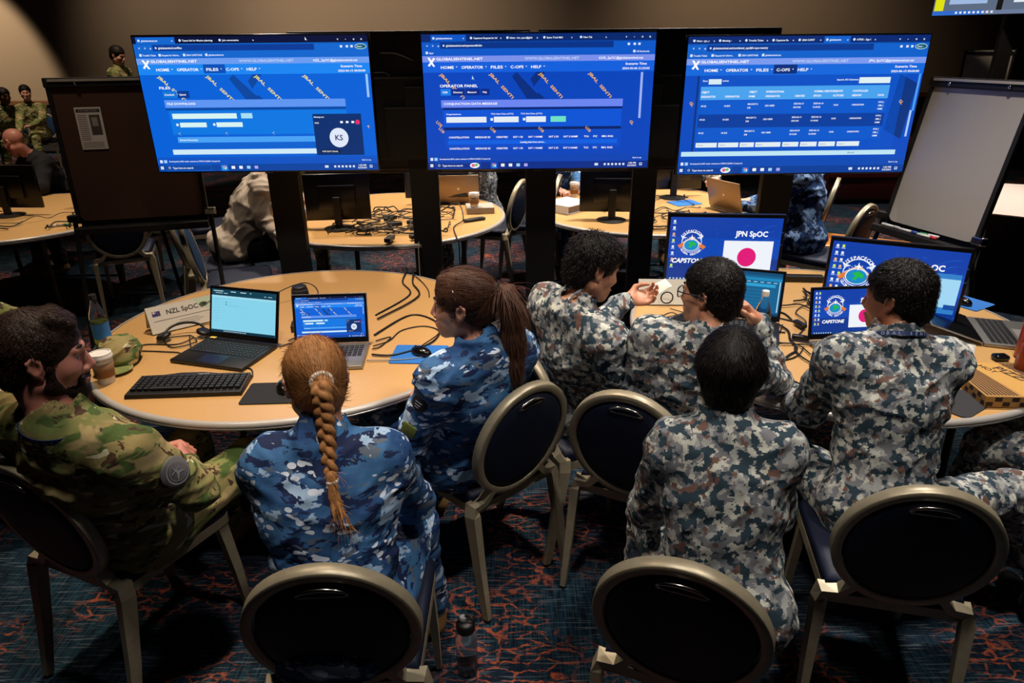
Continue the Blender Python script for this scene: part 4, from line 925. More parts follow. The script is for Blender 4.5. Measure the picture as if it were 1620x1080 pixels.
# ------------------------------------------------------------------ televisions and their stands
M_TVB = mat('black_bezel', '#08080a', .28); M_MATTEB = mat('matt_black_metal', '#0a090a', .6); M_GREYP = mat('dark_grey_plastic', '#1d1d20', .5); M_SILV = mat('silver_aluminium', '#9c9a97', .32, .7)
def television(loc, yaw, w_, h, content, label, dep=.05, st=1.0, flip=False, tilt=0, badge=True):
    r = empty('television', loc, yaw, label, 'television'); r.rotation_euler = (math.radians(tilt), 0, math.radians(yaw))
    bm = bmesh.new(); box(bm, (0, dep / 2 + .001, 0), (w_ + .016, dep, h + .018), bev=.005); box(bm, (0, dep + .018, -.06), (w_ * .55, .045, h * .55), bev=.012); bm_obj('housing', bm, M_TVB, r, angle=40)
    if content:
        S = Screen(1000, 563, w_, h, st); content(S); S.build('display', r, (0, -.0008, 0))
    else:
        bm = bmesh.new(); box(bm, (0, -.0012, 0), (w_, .002, h)); bm_obj('display', bm, emis('distant_blue_screen', '#2a6ad0', .8), r)
    if badge: bm = bmesh.new(); box(bm, (0, -.002, -h / 2 - .0125), (.05, .006, .009), bev=.002); bm_obj('badge', bm, M_GREYP, r)
    return r
television((-1.458, 4.2, 1.672), 0, 1.322, .744, scr_files, 'large wall-style screen on the left showing the file download page')
television((.166, 4.2, 1.671), 0, 1.322, .744, scr_oper, 'large middle screen showing the operator panel page')
television((1.694, 4.2, 1.638), .8, 1.372, .760, scr_cops, 'large screen on the right showing the reentry data table')
def tv_stand(x, y, top, label, w_=.19, dep=.07):
    r = empty('television_stand', (x, y, 0), 0, label, 'stand', 'black television stands')
    bm = bmesh.new(); box(bm, (0, 0, (top + .14) / 2), (w_, dep, top - .14), bev=.006); bm_obj('column', bm, M_MATTEB, r)
    for sx in (-1, 1):
        bm = bmesh.new(); box(bm, (sx * .32, 0, .105), (.06, .62, .05), bev=.008); bm_obj('base_rail', bm, M_MATTEB, r)
    bm = bmesh.new(); box(bm, (0, 0, .105), (.60, .09, .05), bev=.006); bm_obj('base_beam', bm, M_MATTEB, r)
    for sx in (-1, 1):
        for sy in (-.28, .28):
            bm = bmesh.new(); lathe(bm, [(.038, -.014), (.040, -.008), (.040, .008), (.038, .014)], 18); bmesh.ops.transform(bm, matrix=Matrix.Translation((sx * .32, sy, .0405)) @ Matrix.Rotation(PI / 2, 4, 'Y'), verts=bm.verts); bm_obj('caster', bm, M_GLIDE, r, angle=40)
    bm = bmesh.new(); box(bm, (0, -dep / 2 - .012, top - .28), (.44, .022, .32), bev=.004); bm_obj('mounting_plate', bm, M_MATTEB, r)
    return r
tv_stand(-1.42, 4.345, 1.85, 'black stand carrying the left large screen'); tv_stand(.19, 4.345, 1.85, 'black stand carrying the middle large screen'); tv_stand(1.675, 4.345, 1.85, 'black stand carrying the right large screen')
def rear_tv(x, y, label):
    r = empty('television', (x, y, 1.64), 180, label, 'television', 'televisions turned to the far tables')
    bm = bmesh.new(); box(bm, (0, .03, 0), (1.5, .045, .86), bev=.006); bm_obj('housing', bm, M_GREYP, r)
    bm = bmesh.new(); box(bm, (0, .075, -.08), (1.1, .05, .5), bev=.015); bm_obj('rear_cover', bm, M_MATTEB, r)
    for z in (-.335, -.405): bm = bmesh.new(); box(bm, (0, .056, z), (1.44, .008, .012)); bm_obj('trim_strip', bm, mat('dull_grey_strip', '#4b484a', .4, .5), r)
    bm = bmesh.new(); box(bm, (0, .006, 0), (1.46, .004, .82)); bm_obj('display', bm, emis('rear_screen_glow', '#2050a0', .6), r)
rear_tv(-.62, 4.66, 'television seen from the back between the left and middle screens'); rear_tv(.93, 4.66, 'television seen from the back between the middle and right screens')
tv_stand(-.565, 4.545, 1.75, 'black stand between the left and middle large screens', .185, .05); tv_stand(.88, 4.545, 1.75, 'black stand between the middle and right large screens', .16, .05)
M_CABLE = mat('black_cable', '#0a0a0b', .5); M_WCABLE = mat('grey_cable', '#8d8b88', .5)
def cable(pts, r=.003, label='', group=None, m=None, k=7, name='cable', cat='cable'):
    bm = bmesh.new(); tube(bm, spline(pts, k), r, 6); o = bm_obj(name, bm, m or M_CABLE, None, True); return tag(o, label, cat, group)
for i, (pts, l) in enumerate((([(-.99, 4.60, 1.80), (-.85, 4.58, 1.83), (-.76, 4.59, 1.82), (-.73, 4.60, 1.74), (-.70, 4.6, 1.66)], 'curved grey wire'), ([(-.98, 4.60, 1.52), (-.82, 4.59, 1.515), (-.66, 4.6, 1.535), (-.6, 4.6, 1.53)], 'long level grey wire'), ([(.86, 4.6, 1.84), (.98, 4.58, 1.80), (1.08, 4.6, 1.78)], 'short slanting grey wire'))):
    cable(pts, .0035, l + (' on the back of a television left of the middle screen' if i < 2 else ' on the back of a television right of the middle screen'), None, M_WCABLE)
cable([(-.80, 4.60, 1.945), (-.70, 4.58, 1.94), (-.60, 4.6, 1.90)], .005, 'upper grey wire on the television back left of the middle screen', None, M_WCABLE)
# ------------------------------------------------------------------ computers and things on the tables
M_KEY = mat('black_key', '#101012', .5); M_LBLK = mat('black_laptop_shell', '#141416', .4); M_GOLDL = mat('pale_gold_aluminium', '#a08a70', .4, .5)
M_KEYL = mat('dark_key_with_pale_edge', '#24282c', .45)
def key_grid(root, x0, y0, w_, d, z, rows, cols, m, kz=.004, gap=.0035, wide=True):
    kw = w_ / cols - gap; kd = d / rows - gap; bm = bmesh.new(); box(bm, (0, 0, 0), (kw, kd, kz), bev=.0012, seg=1, taper=.86); me = None; proto = None
    bmw = bmesh.new(); box(bmw, (0, 0, 0), (kw * 5 + gap * 4, kd, kz), bev=.0012, seg=1); pw = None
    for r in range(rows):
        c = 0
        while c < cols:
            sp = wide and r == 0 and 3 <= c < 8
            if sp:
                o = bm_obj('key', bmw, m, root); o.location = (x0 + (c + 2.5) * w_ / cols, y0 + (r + .5) * d / rows, z); c += 5; bmw = None; continue
            if proto is None: proto = o = bm_obj('key', bm, m, root)
            else: o = proto.copy(); C.objects.link(o)
            o.location = (x0 + (c + .5) * w_ / cols, y0 + (r + .5) * d / rows, z); c += 1
def laptop(loc, yaw, label, w_=.34, d=.235, h=.22, tilt=18, shell=None, deck=None, content=None, st=1.0, keys=(5, 14), logo=None, keym=None, lit=None):
    shell = shell or M_LBLK; deck = deck or shell; r = empty('laptop', loc, yaw, label, 'laptop')
    bm = bmesh.new(); box(bm, (0, -d / 2, .009), (w_, d, .016), bev=.004); bm_obj('base', bm, deck, r, angle=40)
    bm = bmesh.new(); box(bm, (0, -d * .80, .0175), (w_ * .32, d * .30, .0012), bev=.0005, seg=1); bm_obj('touchpad', bm, mat('touchpad_' + deck.name, '#1b1c20' if deck in (M_LBLK,) else '#85827e', .3), r)
    key_grid(r, -w_ * .45, -d * .60, w_ * .90, d * .48, .0185, keys[0], keys[1], keym or M_KEY, .003, .003)
    a = math.radians(tilt); lid = bpy.data.objects.new('lid', None); C.objects.link(lid); lid.parent = r; lid.location = (0, .002, .018); lid.rotation_euler = (-a, 0, 0)
    bm = bmesh.new(); box(bm, (0, .004, h / 2), (w_, .007, h), bev=.003)
    hous = bm_obj('lid', bm, shell, r, angle=40); hous.location = lid.location; hous.rotation_euler = lid.rotation_euler; bpy.data.objects.remove(lid)
    bm = bmesh.new(); box(bm, (0, 0, 0), (w_ - .006, .0012, h - .006)); bz = bm_obj('screen_bezel', bm, M_TVB, hous); bz.location = (0, -.0004, h / 2)
    S = Screen(1000, 563, w_ - .026, h - .038, st)
    if content: content(S); S.build('display', hous, (0, -.0013, h / 2 + .006))
    if logo: bm = bmesh.new(); lathe(bm, [(.011, 0), (.011, .0008)], 24); bmesh.ops.transform(bm, matrix=Matrix.Translation((0, .0077, h / 2)) @ Matrix.Rotation(-PI / 2, 4, 'X'), verts=bm.verts); bm_obj('logo', bm, M_CHROME, hous)
    return r
TZ = .7505
L1 = laptop((-1.222, 2.845, TZ), -16, 'black laptop with a pale blue page open, beside the name card', .36, .255, .235, 17, M_LBLK, M_LBLK, scr_doc, keys=(6, 17), keym=M_KEYL)
S = Screen(100, 100, .03, .018, 1, 'p'); S.rect(0, 0, 100, 100, 'd8c85a', 1); S.build('sticker', L1, (-.15, -.006, .0195), (-PI / 2, 0, 0))
L2 = laptop((-.806, 2.80, TZ), 4, 'silver laptop showing the file download page, in front of the braid', .33, .245, .222, 16, M_SILV, M_SILV, lambda S: scr_files(S))
S = Screen(100, 100, .018, .018, 1, 'p'); S.text(50, 80, 60, 'hp', 'c8c8c8', 1, cen=True); S.build('logo', L2, (0, -.004, .024), (-math.radians(106), 0, 0))
laptop((1.10, 3.06, TZ), -20, 'dark laptop with a teal page, hidden in part by the person with glasses', .36, .25, .24, 14, M_LBLK, M_LBLK, scr_teal)
laptop((1.50, 2.80, TZ), 4, 'laptop with the CAPSTONE emblem desktop, left of the tanned person', .36, .25, .235, 12, M_LBLK, M_SILV, lambda S: scr_desk(S, True, icons=2, ex=300, ey=210, r=110), keys=(6, 15))
laptop((2.135, 2.90, TZ), 70, 'open silver laptop beside the right emblem monitor', .34, .24, .225, 74, M_SILV, M_SILV, None)
def monitor(loc, yaw, label, w_=.535, h=.315, z=.13, content=None, group=None, st=1.0, tilt=4):
    r = empty('monitor', loc, yaw, label, 'monitor', group); a = math.radians(-tilt)
    bm = bmesh.new(); box(bm, (0, .016, h / 2 + z), (w_ + .028, .030, h + .036), bev=.006); box(bm, (0, .042, h / 2 + z), (w_ * .62, .034, h * .6), bev=.012); ho = bm_obj('housing', bm, M_TVB, r, angle=40)
    if content:
        S = Screen(1000, 563, w_, h, st); content(S); S.build('display', r, (0, -.0006, h / 2 + z))
    else:
        bm = bmesh.new(); box(bm, (0, 0, h / 2 + z), (w_, .002, h)); bm_obj('display', bm, emis('rear_monitor_glow', '#3060a8', .5), r)
    bm = bmesh.new(); box(bm, (0, .075, (h / 2 + z) / 2 + .01), (.055, .03, h / 2 + z), bev=.006); bm_obj('neck', bm, M_BLACK, r)
    bm = bmesh.new(); lathe(bm, [(.11, 0), (.112, .006), (.09, .012), (.03, .018)], 36, (0, .06, 0)); bm_obj('foot', bm, M_BLACK, r, angle=40)
    return r
monitor((1.10, 3.43, TZ), -6, 'monitor with the emblem and red-disc flag desktop, behind the person with glasses', .56, .335, .085, lambda S: scr_desk(S, True, icons=1, ex=205, ey=225, r=92, tx=590))
monitor((1.79, 3.045, TZ), -25, 'monitor with the emblem desktop and an open pale window, facing the tanned person', .56, .335, .035, lambda S: scr_desk(S, False, True, ex=225, ey=250, r=115, tx=560))
def keyboard(loc, yaw, label, w_=.445, d=.165):
    r = empty('keyboard', loc, yaw, label, 'keyboard')
    bm = bmesh.new(); prism(bm, [(-w_ / 2, -d / 2), (w_ / 2, -d / 2), (w_ / 2 - .004, d / 2 - .01), (w_ * .2, d / 2 - .006), (w_ * .05, d / 2 + .008), (-w_ * .15, d / 2 + .008), (-w_ * .28, d / 2 - .006), (-w_ / 2 + .004, d / 2 - .01)], 0, .016)
    for v in bm.verts:
        if v.co.z > .01: v.co.z += (v.co.y + d / 2) * .06; v.co.x *= .985; v.co.y *= .97
    bm_obj('case', bm, M_BLACK, r)
    key_grid(r, -w_ * .475, -d * .34, w_ * .95, d * .74, .0245, 6, 17, M_KEY, .009, .0035)
    S = Screen(100, 20, .05, .010, 1, 'p'); S.text(4, 17, 13, 'logitech', 'b0b0b0', 1, w=90); S.build('brand_print', r, (.03, d * .44, .0262), (-PI / 2, 0, 0)); return r
keyboard((-1.275, 2.415, TZ), 3, 'black full-size keyboard near the front edge of the left table')
keyboard((.79, 2.985, TZ), 40, 'black keyboard half hidden behind the person with glasses')
def mousepad(loc, yaw, w_, d, m, label, rad=.012):
    bm = bmesh.new(); pts = []
    for sx, sy, a0 in ((1, 1, 0), (-1, 1, 90), (-1, -1, 180), (1, -1, 270)):
        for k in range(5): a = math.radians(a0 + 22.5 * k); pts.append((sx * (w_ / 2 - rad) + rad * math.cos(a), sy * (d / 2 - rad) + rad * math.sin(a)))
    prism(bm, pts, 0, .0035); o = bm_obj('mouse_pad', bm, m); o.location = loc; o.rotation_euler = (0, 0, math.radians(yaw)); return tag(o, label, 'mouse pad')
M_BLUE = mat('blue_cloth_pad', '#1c6cc0', .7); M_BPAD = mat('black_cloth_pad', '#16161a', .85)
mousepad((-.405, 2.71, TZ), -3, .235, .19, M_BLUE, 'blue mouse pad left of the person with the brown ponytail')
mousepad((-.93, 2.36, TZ), 2, .22, .175, M_BPAD, 'black mouse pad beside the keyboard, behind the braid')
mousepad((2.33, 3.30, TZ), -60, .22, .18, M_BLUE, 'blue mouse pad behind the silver laptop at the right')
bp_ = mousepad((1.655, 2.25, TZ + .0), 34, .22, .19, mat('grey_cloth_pad', '#2a2a2e', .8), 'dark grey mouse pad overhanging the table edge by the pizza box', .03)
def mouse(loc, yaw, label, s=1.0):
    r = empty('computer_mouse', loc, yaw, label, 'mouse'); v = Vol()
    v.el((0, 0, .010), (.030, .054, .026), None, .006).el((0, 0, -.050), (.2, .2, .050), None, .003, 's'); V, Q = v.mesh(.003, relax=2); mesh_obj('shell', to_mesh('shell', V, Q), mat('glossy_black_plastic', '#0c0c0e', .18), r)
    bm = bmesh.new(); lathe(bm, [(.008, -.003), (.009, -.002), (.009, .002), (.008, .003)], 16); bmesh.ops.transform(bm, matrix=Matrix.Translation((0, .028, .028)) @ Matrix.Rotation(PI / 2, 4, 'Y'), verts=bm.verts); bm_obj('scroll_wheel', bm, M_GREYP, r, True); return r
mouse((-.395, 2.705, TZ + .0036), 55, 'glossy black mouse on the blue pad of the left table'); mouse((-.895, 2.385, TZ + .0036), 20, 'black mouse on the black pad beside the keyboard'); mouse((2.30, 3.27, TZ + .0036), 20, 'black mouse on the blue pad at the right')
# name card, tent shaped
def tent(loc, yaw, label, front, w_=.30, h=.125):
    r = empty('name_card', loc, yaw, label, 'name card'); M_CARD = mat('white_card', '#d4d0c4', .6)
    for s in (-1, 1):
        bm = bmesh.new(); box(bm, (0, s * .028, h / 2), (w_, .0012, h), rot=(s * math.radians(24), 0, 0)); bm_obj('panel', bm, M_CARD, r)
    if front: S = Screen(300, 125, w_, h, 1, 'p'); front(S); S.build('print', r, (0, -.0290, h / 2 - .0002), (-math.radians(24), 0, 0))
    return r
def nzl(S):
    S.rect(0, 0, 300, 125, 'd9d6cc', 1); S.rect(22, 22, 36, 24, '27367a', 2); S.rect(22, 22, 18, 12, '7c3b56', 3); S.rect(22, 26, 18, 3, 'e8e8e8', 4); S.rect(29, 22, 3, 12, 'e8e8e8', 4)
    for x, y in ((50, 27), (46, 35), (53, 35), (50, 41)): S.ell(x, y, 1.8, 1.8, 'c04050', 4, 8)
    S.text(85, 46, 22, 'NZL SpOC', '3a3a3a', 3); S.rect(22, 68, 255, 2, '3a3f4a', 3); S.rect(130, 84, 90, 2, '8a8a88', 3); S.rect(110, 94, 130, 2, '8a8a88', 3); S.rect(120, 103, 100, 2, '8a8a88', 3)
    S.poly([(215, 2), (298, 2), (298, 60), (238, 46)], 'bfd8bf', 2); S.ell(255, 34, 20, 11, '4d5a44', 4); S.ell(258, 34, 8, 7, '2a2f28', 5); S.poly([(240, 44), (290, 26), (292, 30), (246, 48)], '5a5a52', 5)
tent((-1.60, 3.085, TZ), 40, 'white tent name card reading NZL SpOC with a small flag', nzl)
tent((.79, 3.34, TZ), -3, 'white tent card seen from behind, near the outstretched hand', None, .27, .13)
# cups, bottles, cap
def cup(loc, label, h=.115, sleeve=True, group=None):
    r = empty('paper_cup', loc, 0, label, 'cup', group)
    bm = bmesh.new(); lathe(bm, [(.030, 0), (.0305, .004), (.041, h)], 36); bm_obj('cup', bm, mat('white_paper', '#d8d2c6', .6), r, angle=40)
    if sleeve: bm = bmesh.new(); lathe(bm, [(.0335, h * .25), (.0345, h * .25), (.0405, h * .78), (.0395, h * .78)], 36, cap=False); bm_obj('sleeve', bm, mat('brown_card_sleeve', '#8a6440', .8), r, True)
    bm = bmesh.new(); lathe(bm, [(.0435, h - .006), (.0445, h), (.0425, h + .003), (.041, h + .014), (.037, h + .015), (.036, h + .010), (.004, h + .009)], 36); bm_obj('lid', bm, mat('white_plastic', '#e6e2dc', .35), r, angle=50); return r
cup((-1.640, 2.475, TZ), 'white paper coffee cup with a brown sleeve by the bearded face')
M_GLASS = mat('clear_plastic', '#eef4f4', .05, Transmission_Weight=1.0, IOR=1.15)
def f_drink(c): return lambda t: None
def bottle(name, loc, prof, label, liquid=None, lev=.6, label_col=None, cap_col='#141414', capr=.016, band=(.3, .6), n=32, wall=.002, clear=None, cat='bottle'):
    r = empty(name, loc, 0, label, cat); bm = bmesh.new(); lathe(bm, prof, n, cap=False); bm_obj('bottle_wall', bm, clear or M_GLASS, r, True)
    H = prof[-1][1]
    def R_(z):
        for (a, b), (c, d) in zip(prof, prof[1:]):
            if b <= z <= d and d > b: return a + (c - a) * (z - b) / (d - b)
        return prof[-1][0]
    if liquid: z = np.linspace(.004, H * lev, 10); bm = bmesh.new(); lathe(bm, [(max(.003, R_(q) - wall), q) for q in z], n); bm_obj('drink', bm, liquid, r, True)
    if label_col: z = np.linspace(H * band[0], H * band[1], 4); bm = bmesh.new(); lathe(bm, [(R_(q) + .0008, q) for q in z], n, cap=False); bm_obj('paper_label', bm, mat('label_' + label_col.strip('#'), label_col, .5), r, True)
    bm = bmesh.new(); lathe(bm, [(capr, H - .006), (capr, H + .014), (capr * .9, H + .017)], 24); bm_obj('cap', bm, mat('cap_' + cap_col.strip('#'), cap_col, .4), r, angle=40); return r
sod = [(.020, 0), (.033, .003), (.036, .012), (.036, .05), (.034, .08), (.037, .12), (.034, .155), (.022, .19), (.0135, .215), (.0135, .232)]
bottle('soda_bottle', (-1.84, 2.83, TZ), sod, 'clear soda bottle with a blue label behind the coffee cup', mat('pale_green_drink', '#9fae5a', .1, Transmission_Weight=.7), .55, '#2f7fd0', '#202020', band=(.2, .52))
bottle('water_bottle', (1.105, 2.80, TZ), sod, 'clear water bottle with a blue label by the raised hand', None, .5, '#3f5f9c', '#e8e8e8', band=(.12, .42))
bottle('sauce_bottle', (2.02, 2.42, TZ), [(.03, 0), (.036, .006), (.036, .11), (.03, .15), (.016, .17), (.016, .19)], 'bottle of orange drink at the right edge behind the pizza box', mat('orange_drink', '#b5491a', .2), .8, None, '#2a2622')
bottle('red_bottle', (2.17, 2.62, TZ), [(.03, 0), (.037, .006), (.037, .16), (.03, .19), (.018, .2)], 'tall red drink bottle at the right edge beside the silver laptop', None, .8, None, '#7a1510', .022, clear=mat('red_plastic', '#a3201a', .3))
# field cap
v = Vol(); v.el((0, 0, .045), (.082, .098, .072), None, .01).el((0, 0, .035), (.074, .09, .066), None, .006, 's').el((0, 0, -.10), (.3, .3, .10), None, .004, 's')
r = empty('field_cap', (-1.675, 2.665, TZ + .001), 20, 'crumpled green camouflage field cap behind the coffee cup', 'cap')
V, Q = v.mesh(.004, wrinkle(.010, 3, (14, 14, 20)), .01); mesh_obj('crown', to_mesh('crown', V, Q), M_NZ, r)
v = Vol(); v.el((-.02, -.105, .012), (.075, .062, .008), None, .004); V, Q = v.mesh(.003); mesh_obj('visor', to_mesh('visor', V, Q), M_NZ, r)
# headset
r = empty('headset', (-1.50, 2.93, TZ), 15, 'black headset with its cord lying by the name card', 'headset')
bm = bmesh.new(); tube(bm, [(.085 * math.cos(a) - .02, .055 * math.sin(a) + .01, .022 + .028 * math.sin(a)) for a in np.linspace(-.3, PI + .3, 24)], .006, 8); bm_obj('headband', bm, M_BLACK, r, True)
for sx in (-1, 1):
    bm = bmesh.new(); lathe(bm, [(.02, 0), (.034, .006), (.034, .016), (.024, .024), (.008, .02)], 24); bmesh.ops.transform(bm, matrix=Matrix.Translation((sx * .083 - .02, -.012, .012)) @ Matrix.Rotation(sx * .35, 4, 'Y'), verts=bm.verts); bm_obj('ear_cup', bm, M_BLACK, r, True)
cable([(-1.42, 2.92, .762), (-1.44, 2.98, .757), (-1.36, 3.03, .757), (-1.40, 3.10, .757), (-1.5, 3.06, .757)], .002, 'thin headset cord curling toward the name card')
for i, (pts, lb) in enumerate((
    ([(-1.47, 2.90, .76), (-1.52, 2.84, .754), (-1.66, 2.84, .754), (-1.68, 2.78, .754), (-1.55, 2.76, .754), (-1.46, 2.74, .754), (-1.44, 2.66, .754), (-1.40, 2.63, .754)], 'thin cord looping left of the black laptop'),
    ([(-1.50, 2.94, .756), (-1.60, 2.90, .756), (-1.52, 2.80, .756), (-1.44, 2.86, .758), (-1.50, 2.93, .758), (-1.44, 2.80, .756)], 'knotted cord beside the headset'),
    ([(-1.26, 2.60, .754), (-1.20, 2.58, .754), (-1.10, 2.58, .754), (-1.06, 2.50, .756)], 'short cord between the black laptop and the keyboard'),
    ([(-1.02, 2.86, .758), (-.98, 2.93, .754), (-.92, 2.95, .754), (-.90, 3.0, .755)], 'cord between the two laptops'),
    ([(-1.04, 2.79, .757), (-1.00, 2.84, .754), (-.94, 2.80, .756)], 'short cord under the silver laptop'),
    ([(-1.18, 3.16, .76), (-1.24, 3.34, .80), (-1.10, 3.44, .84), (-1.00, 3.34, .82), (-1.04, 3.22, .76)], 'cord arching behind the black laptop'),
    ([(-.64, 2.92, .757), (-.50, 3.18, .754), (-.35, 3.05, .754), (-.36, 2.84, .755), (-.50, 2.70, .757), (-.61, 2.70, .758)], 'thick cord sweeping round the blue mouse pad'),
    ([(-.40, 2.755, .772), (-.34, 2.95, .756), (-.42, 3.03, .754), (-.52, 2.98, .754), (-.56, 2.86, .754), (-.62, 2.79, .758)], 'mouse cord wandering to the silver laptop'),
    ([(-.62, 2.64, .758), (-.42, 2.66, .756), (-.20, 2.78, .756), (-.12, 3.0, .754), (-.05, 3.12, .754)], 'grey cord passing behind the ponytail', ),
    ([(-.62, 2.85, .757), (-.56, 2.90, .754), (-.59, 2.79, .754), (-.62, 2.76, .758)], 'small loop of cord at the side of the silver laptop'),
    ([(-.68, 3.18, .754), (-.55, 3.48, .754), (-.62, 3.70, .754), (-.62, 3.93, .757), (-.64, 4.0, .70), (-.66, 4.4, .30)], 'upper black cord leaving over the back table edge'),
    ([(-.66, 3.12, .758), (-.50, 3.44, .758), (-.56, 3.68, .758), (-.58, 3.93, .760), (-.60, 4.0, .68), (-.62, 4.4, .28)], 'lower black cord leaving over the back table edge'),
    ([(-.60, 3.86, .760), (-.52, 3.72, .756), (-.46, 3.56, .754), (-.44, 3.44, .754)], 'short black cord hanging off the bundle'),
    ([(-.28, 3.78, .757), (-.36, 3.66, .754), (-.30, 3.48, .754), (-.22, 3.42, .754), (-.10, 3.36, .754)], 'grey cord near the back rim of the left table'))):
    cable(pts, .0045 if i in (6, 10, 11) else .0028, lb, None, M_WCABLE if 'grey' in lb else None)
# black conference speaker and small adapter
r = empty('conference_speaker', (-1.10, 3.36, TZ), 20, 'black conference speaker behind the silver laptop', 'speaker')
bm = bmesh.new(); box(bm, (0, 0, .045), (.10, .12, .09), bev=.018, taper=.8); bm_obj('body', bm, M_BLACK, r, angle=40); bm = bmesh.new(); lathe(bm, [(.036, .088), (.036, .098), (.03, .102)], 28); bm_obj('dial', bm, M_GREYP, r, angle=40)
r = bm_obj('power_adapter', (lambda b: (box(b, (0, 0, .017), (.13, .075, .034), bev=.006), b)[1])(bmesh.new()), M_BLACK); r.location = (-.985, 3.02, TZ); r.rotation_euler = (0, 0, .2); tag(r, 'black power adapter between the two laptops', 'adapter')
# pizza box
r = empty('pizza_box', (1.905, 2.335, TZ), -4, 'checkered cardboard pizza box at the right edge of the table', 'pizza box')
bm = bmesh.new(); box(bm, (0, 0, .024), (.33, .30, .046), bev=.002, seg=1); bm_obj('box', bm, mat('kraft_cardboard', '#b98a4a', .8), r)
S = Screen(330, 300, .33, .30, 1, 'p')
for i in range(9):
    S.poly([(6 + i * 8, 8), (10 + i * 8, 8), (14 + i * 13, 292), (6 + i * 13, 292)], '3a2a1c', 1); S.poly([(205 + i * 13, 8), (213 + i * 13, 8), (min(326, 290 + i * 5), 292), (min(322, 285 + i * 5), 292)], '3a2a1c', 1)
S.poly([(70, 6), (190, 6), (300, 294), (130, 294)], 'c8994f', 2); S.text(150, 60, 42, 'PIZZA', '3a2414', 4, rot=66, w=150); S.text(105, 40, 24, 'HOT', '3a2414', 4, rot=66)
for k in range(9): S.rect(205 + 6 * (k % 3), 30 + 28 * k, 30, 7, '6a4a2a', 3)
S.build('lid_print', r, (0, 0, .0475), (-PI / 2, 0, 0))
for nm, ln, loc, rot in (('front', .33, (0, -.1505, .024), 0), ('side', .30, (-.1655, 0, .024), -PI / 2)):
    S = Screen(110, 16, ln, .044, 1, 'p')
    for i in range(11):
        for j in range(2):
            if (i + j) % 2: S.rect(i * 10 + 1, j * 7 + 1, 8.5, 6.2, '2c2018', 1)
    S.build('side_print', r, loc, (0, 0, rot))
# earbuds case, watch, papers, power strip
bm = bmesh.new(); box(bm, (0, 0, .014), (.06, .045, .026), bev=.01); o = bm_obj('sunglasses_case', bm, mat('black_gloss', '#0c0e14', .15), None, True); o.location = (2.055, 2.60, TZ); tag(o, 'small glossy black case lying by the orange drink', 'case')
def paper(loc, yaw, w_, d, label, rot=None, m=None, name='paper_sheet'):
    bm = bmesh.new(); bmesh.ops.create_grid(bm, x_segments=8, y_segments=8, size=.5)
    for v_ in bm.verts: v_.co = (v_.co.x * w_, v_.co.y * d, .003 * math.sin(v_.co.x * 5 + v_.co.y * 3) + .003)
    o = bm_obj(name, bm, m or mat('white_paper_sheet', '#dcd8ce', .7), None, True); o.location = loc; o.rotation_euler = rot or (0, 0, math.radians(yaw))
    s_ = o.modifiers.new('s', 'SOLIDIFY'); s_.thickness = .0006; return tag(o, label, 'paper')
paper((1.90, 2.72, TZ + .001), -35, .21, .28, 'white paper sheet under the right emblem monitor')
r = bm_obj('power_strip', (lambda b: (box(b, (0, 0, .018), (.26, .05, .034), bev=.006), b)[1])(bmesh.new()), M_BLACK); r.location = (1.62, 3.66, TZ); r.rotation_euler = (0, 0, -.1); tag(r, 'black power strip at the back of the right table', 'power strip')
rs = random.Random(12)
for i in range(26):
    cx_, cy_ = rs.uniform(1.20, 1.40), rs.uniform(2.45, 3.5); pts = []
    a = rs.uniform(0, 6)
    for k in range(7): a += rs.uniform(-1.3, 1.3); cx_ = min(1.58, max(1.10, cx_ + .075 * math.cos(a))); cy_ = min(3.72, max(2.38, cy_ + .11 * math.sin(a))); pts.append((cx_, cy_, .7545 + .004 * (i % 4)))
    cable(pts, rs.choice((.0028, .0035, .0045)), 'black cable in the tangle between the two laptops of the right table', 'cables tangled on the right table')
for i, (x, y) in enumerate(((1.40, 3.45), (1.30, 3.20), (1.36, 2.98), (1.30, 2.82))):
    o = bm_obj('cable_connector', (lambda b: (box(b, (0, 0, .011), (.075, .028, .022), bev=.006), b)[1])(bmesh.new()), M_BLACK); o.location = (x, y, TZ + .006); o.rotation_euler = (0, 0, i * .9); tag(o, 'black connector block in the cable tangle of the right table', 'connector', 'connectors in the right cable tangle')
for i, (pts, lb) in enumerate((([(.93, 3.20, .757), (.84, 3.12, .754), (.78, 3.05, .754), (.74, 3.12, .754), (.80, 3.18, .754), (.84, 3.10, .754)], 'thin dark cord coiled before the blank tent card'), ([(.80, 3.23, .757), (.88, 3.16, .755), (.97, 3.12, .755), (1.0, 3.0, .755)], 'thin dark cord running to the keyboard on the right table'))): cable(pts, .0022, lb)
# cables standing in a coil
cable([(.79 + .03 * math.cos(a), 3.265 + .004, .800 + .03 * math.sin(a)) for a in np.linspace(0, 6.5, 14)], .0035, 'black ring of cord leaning on the blank tent card')
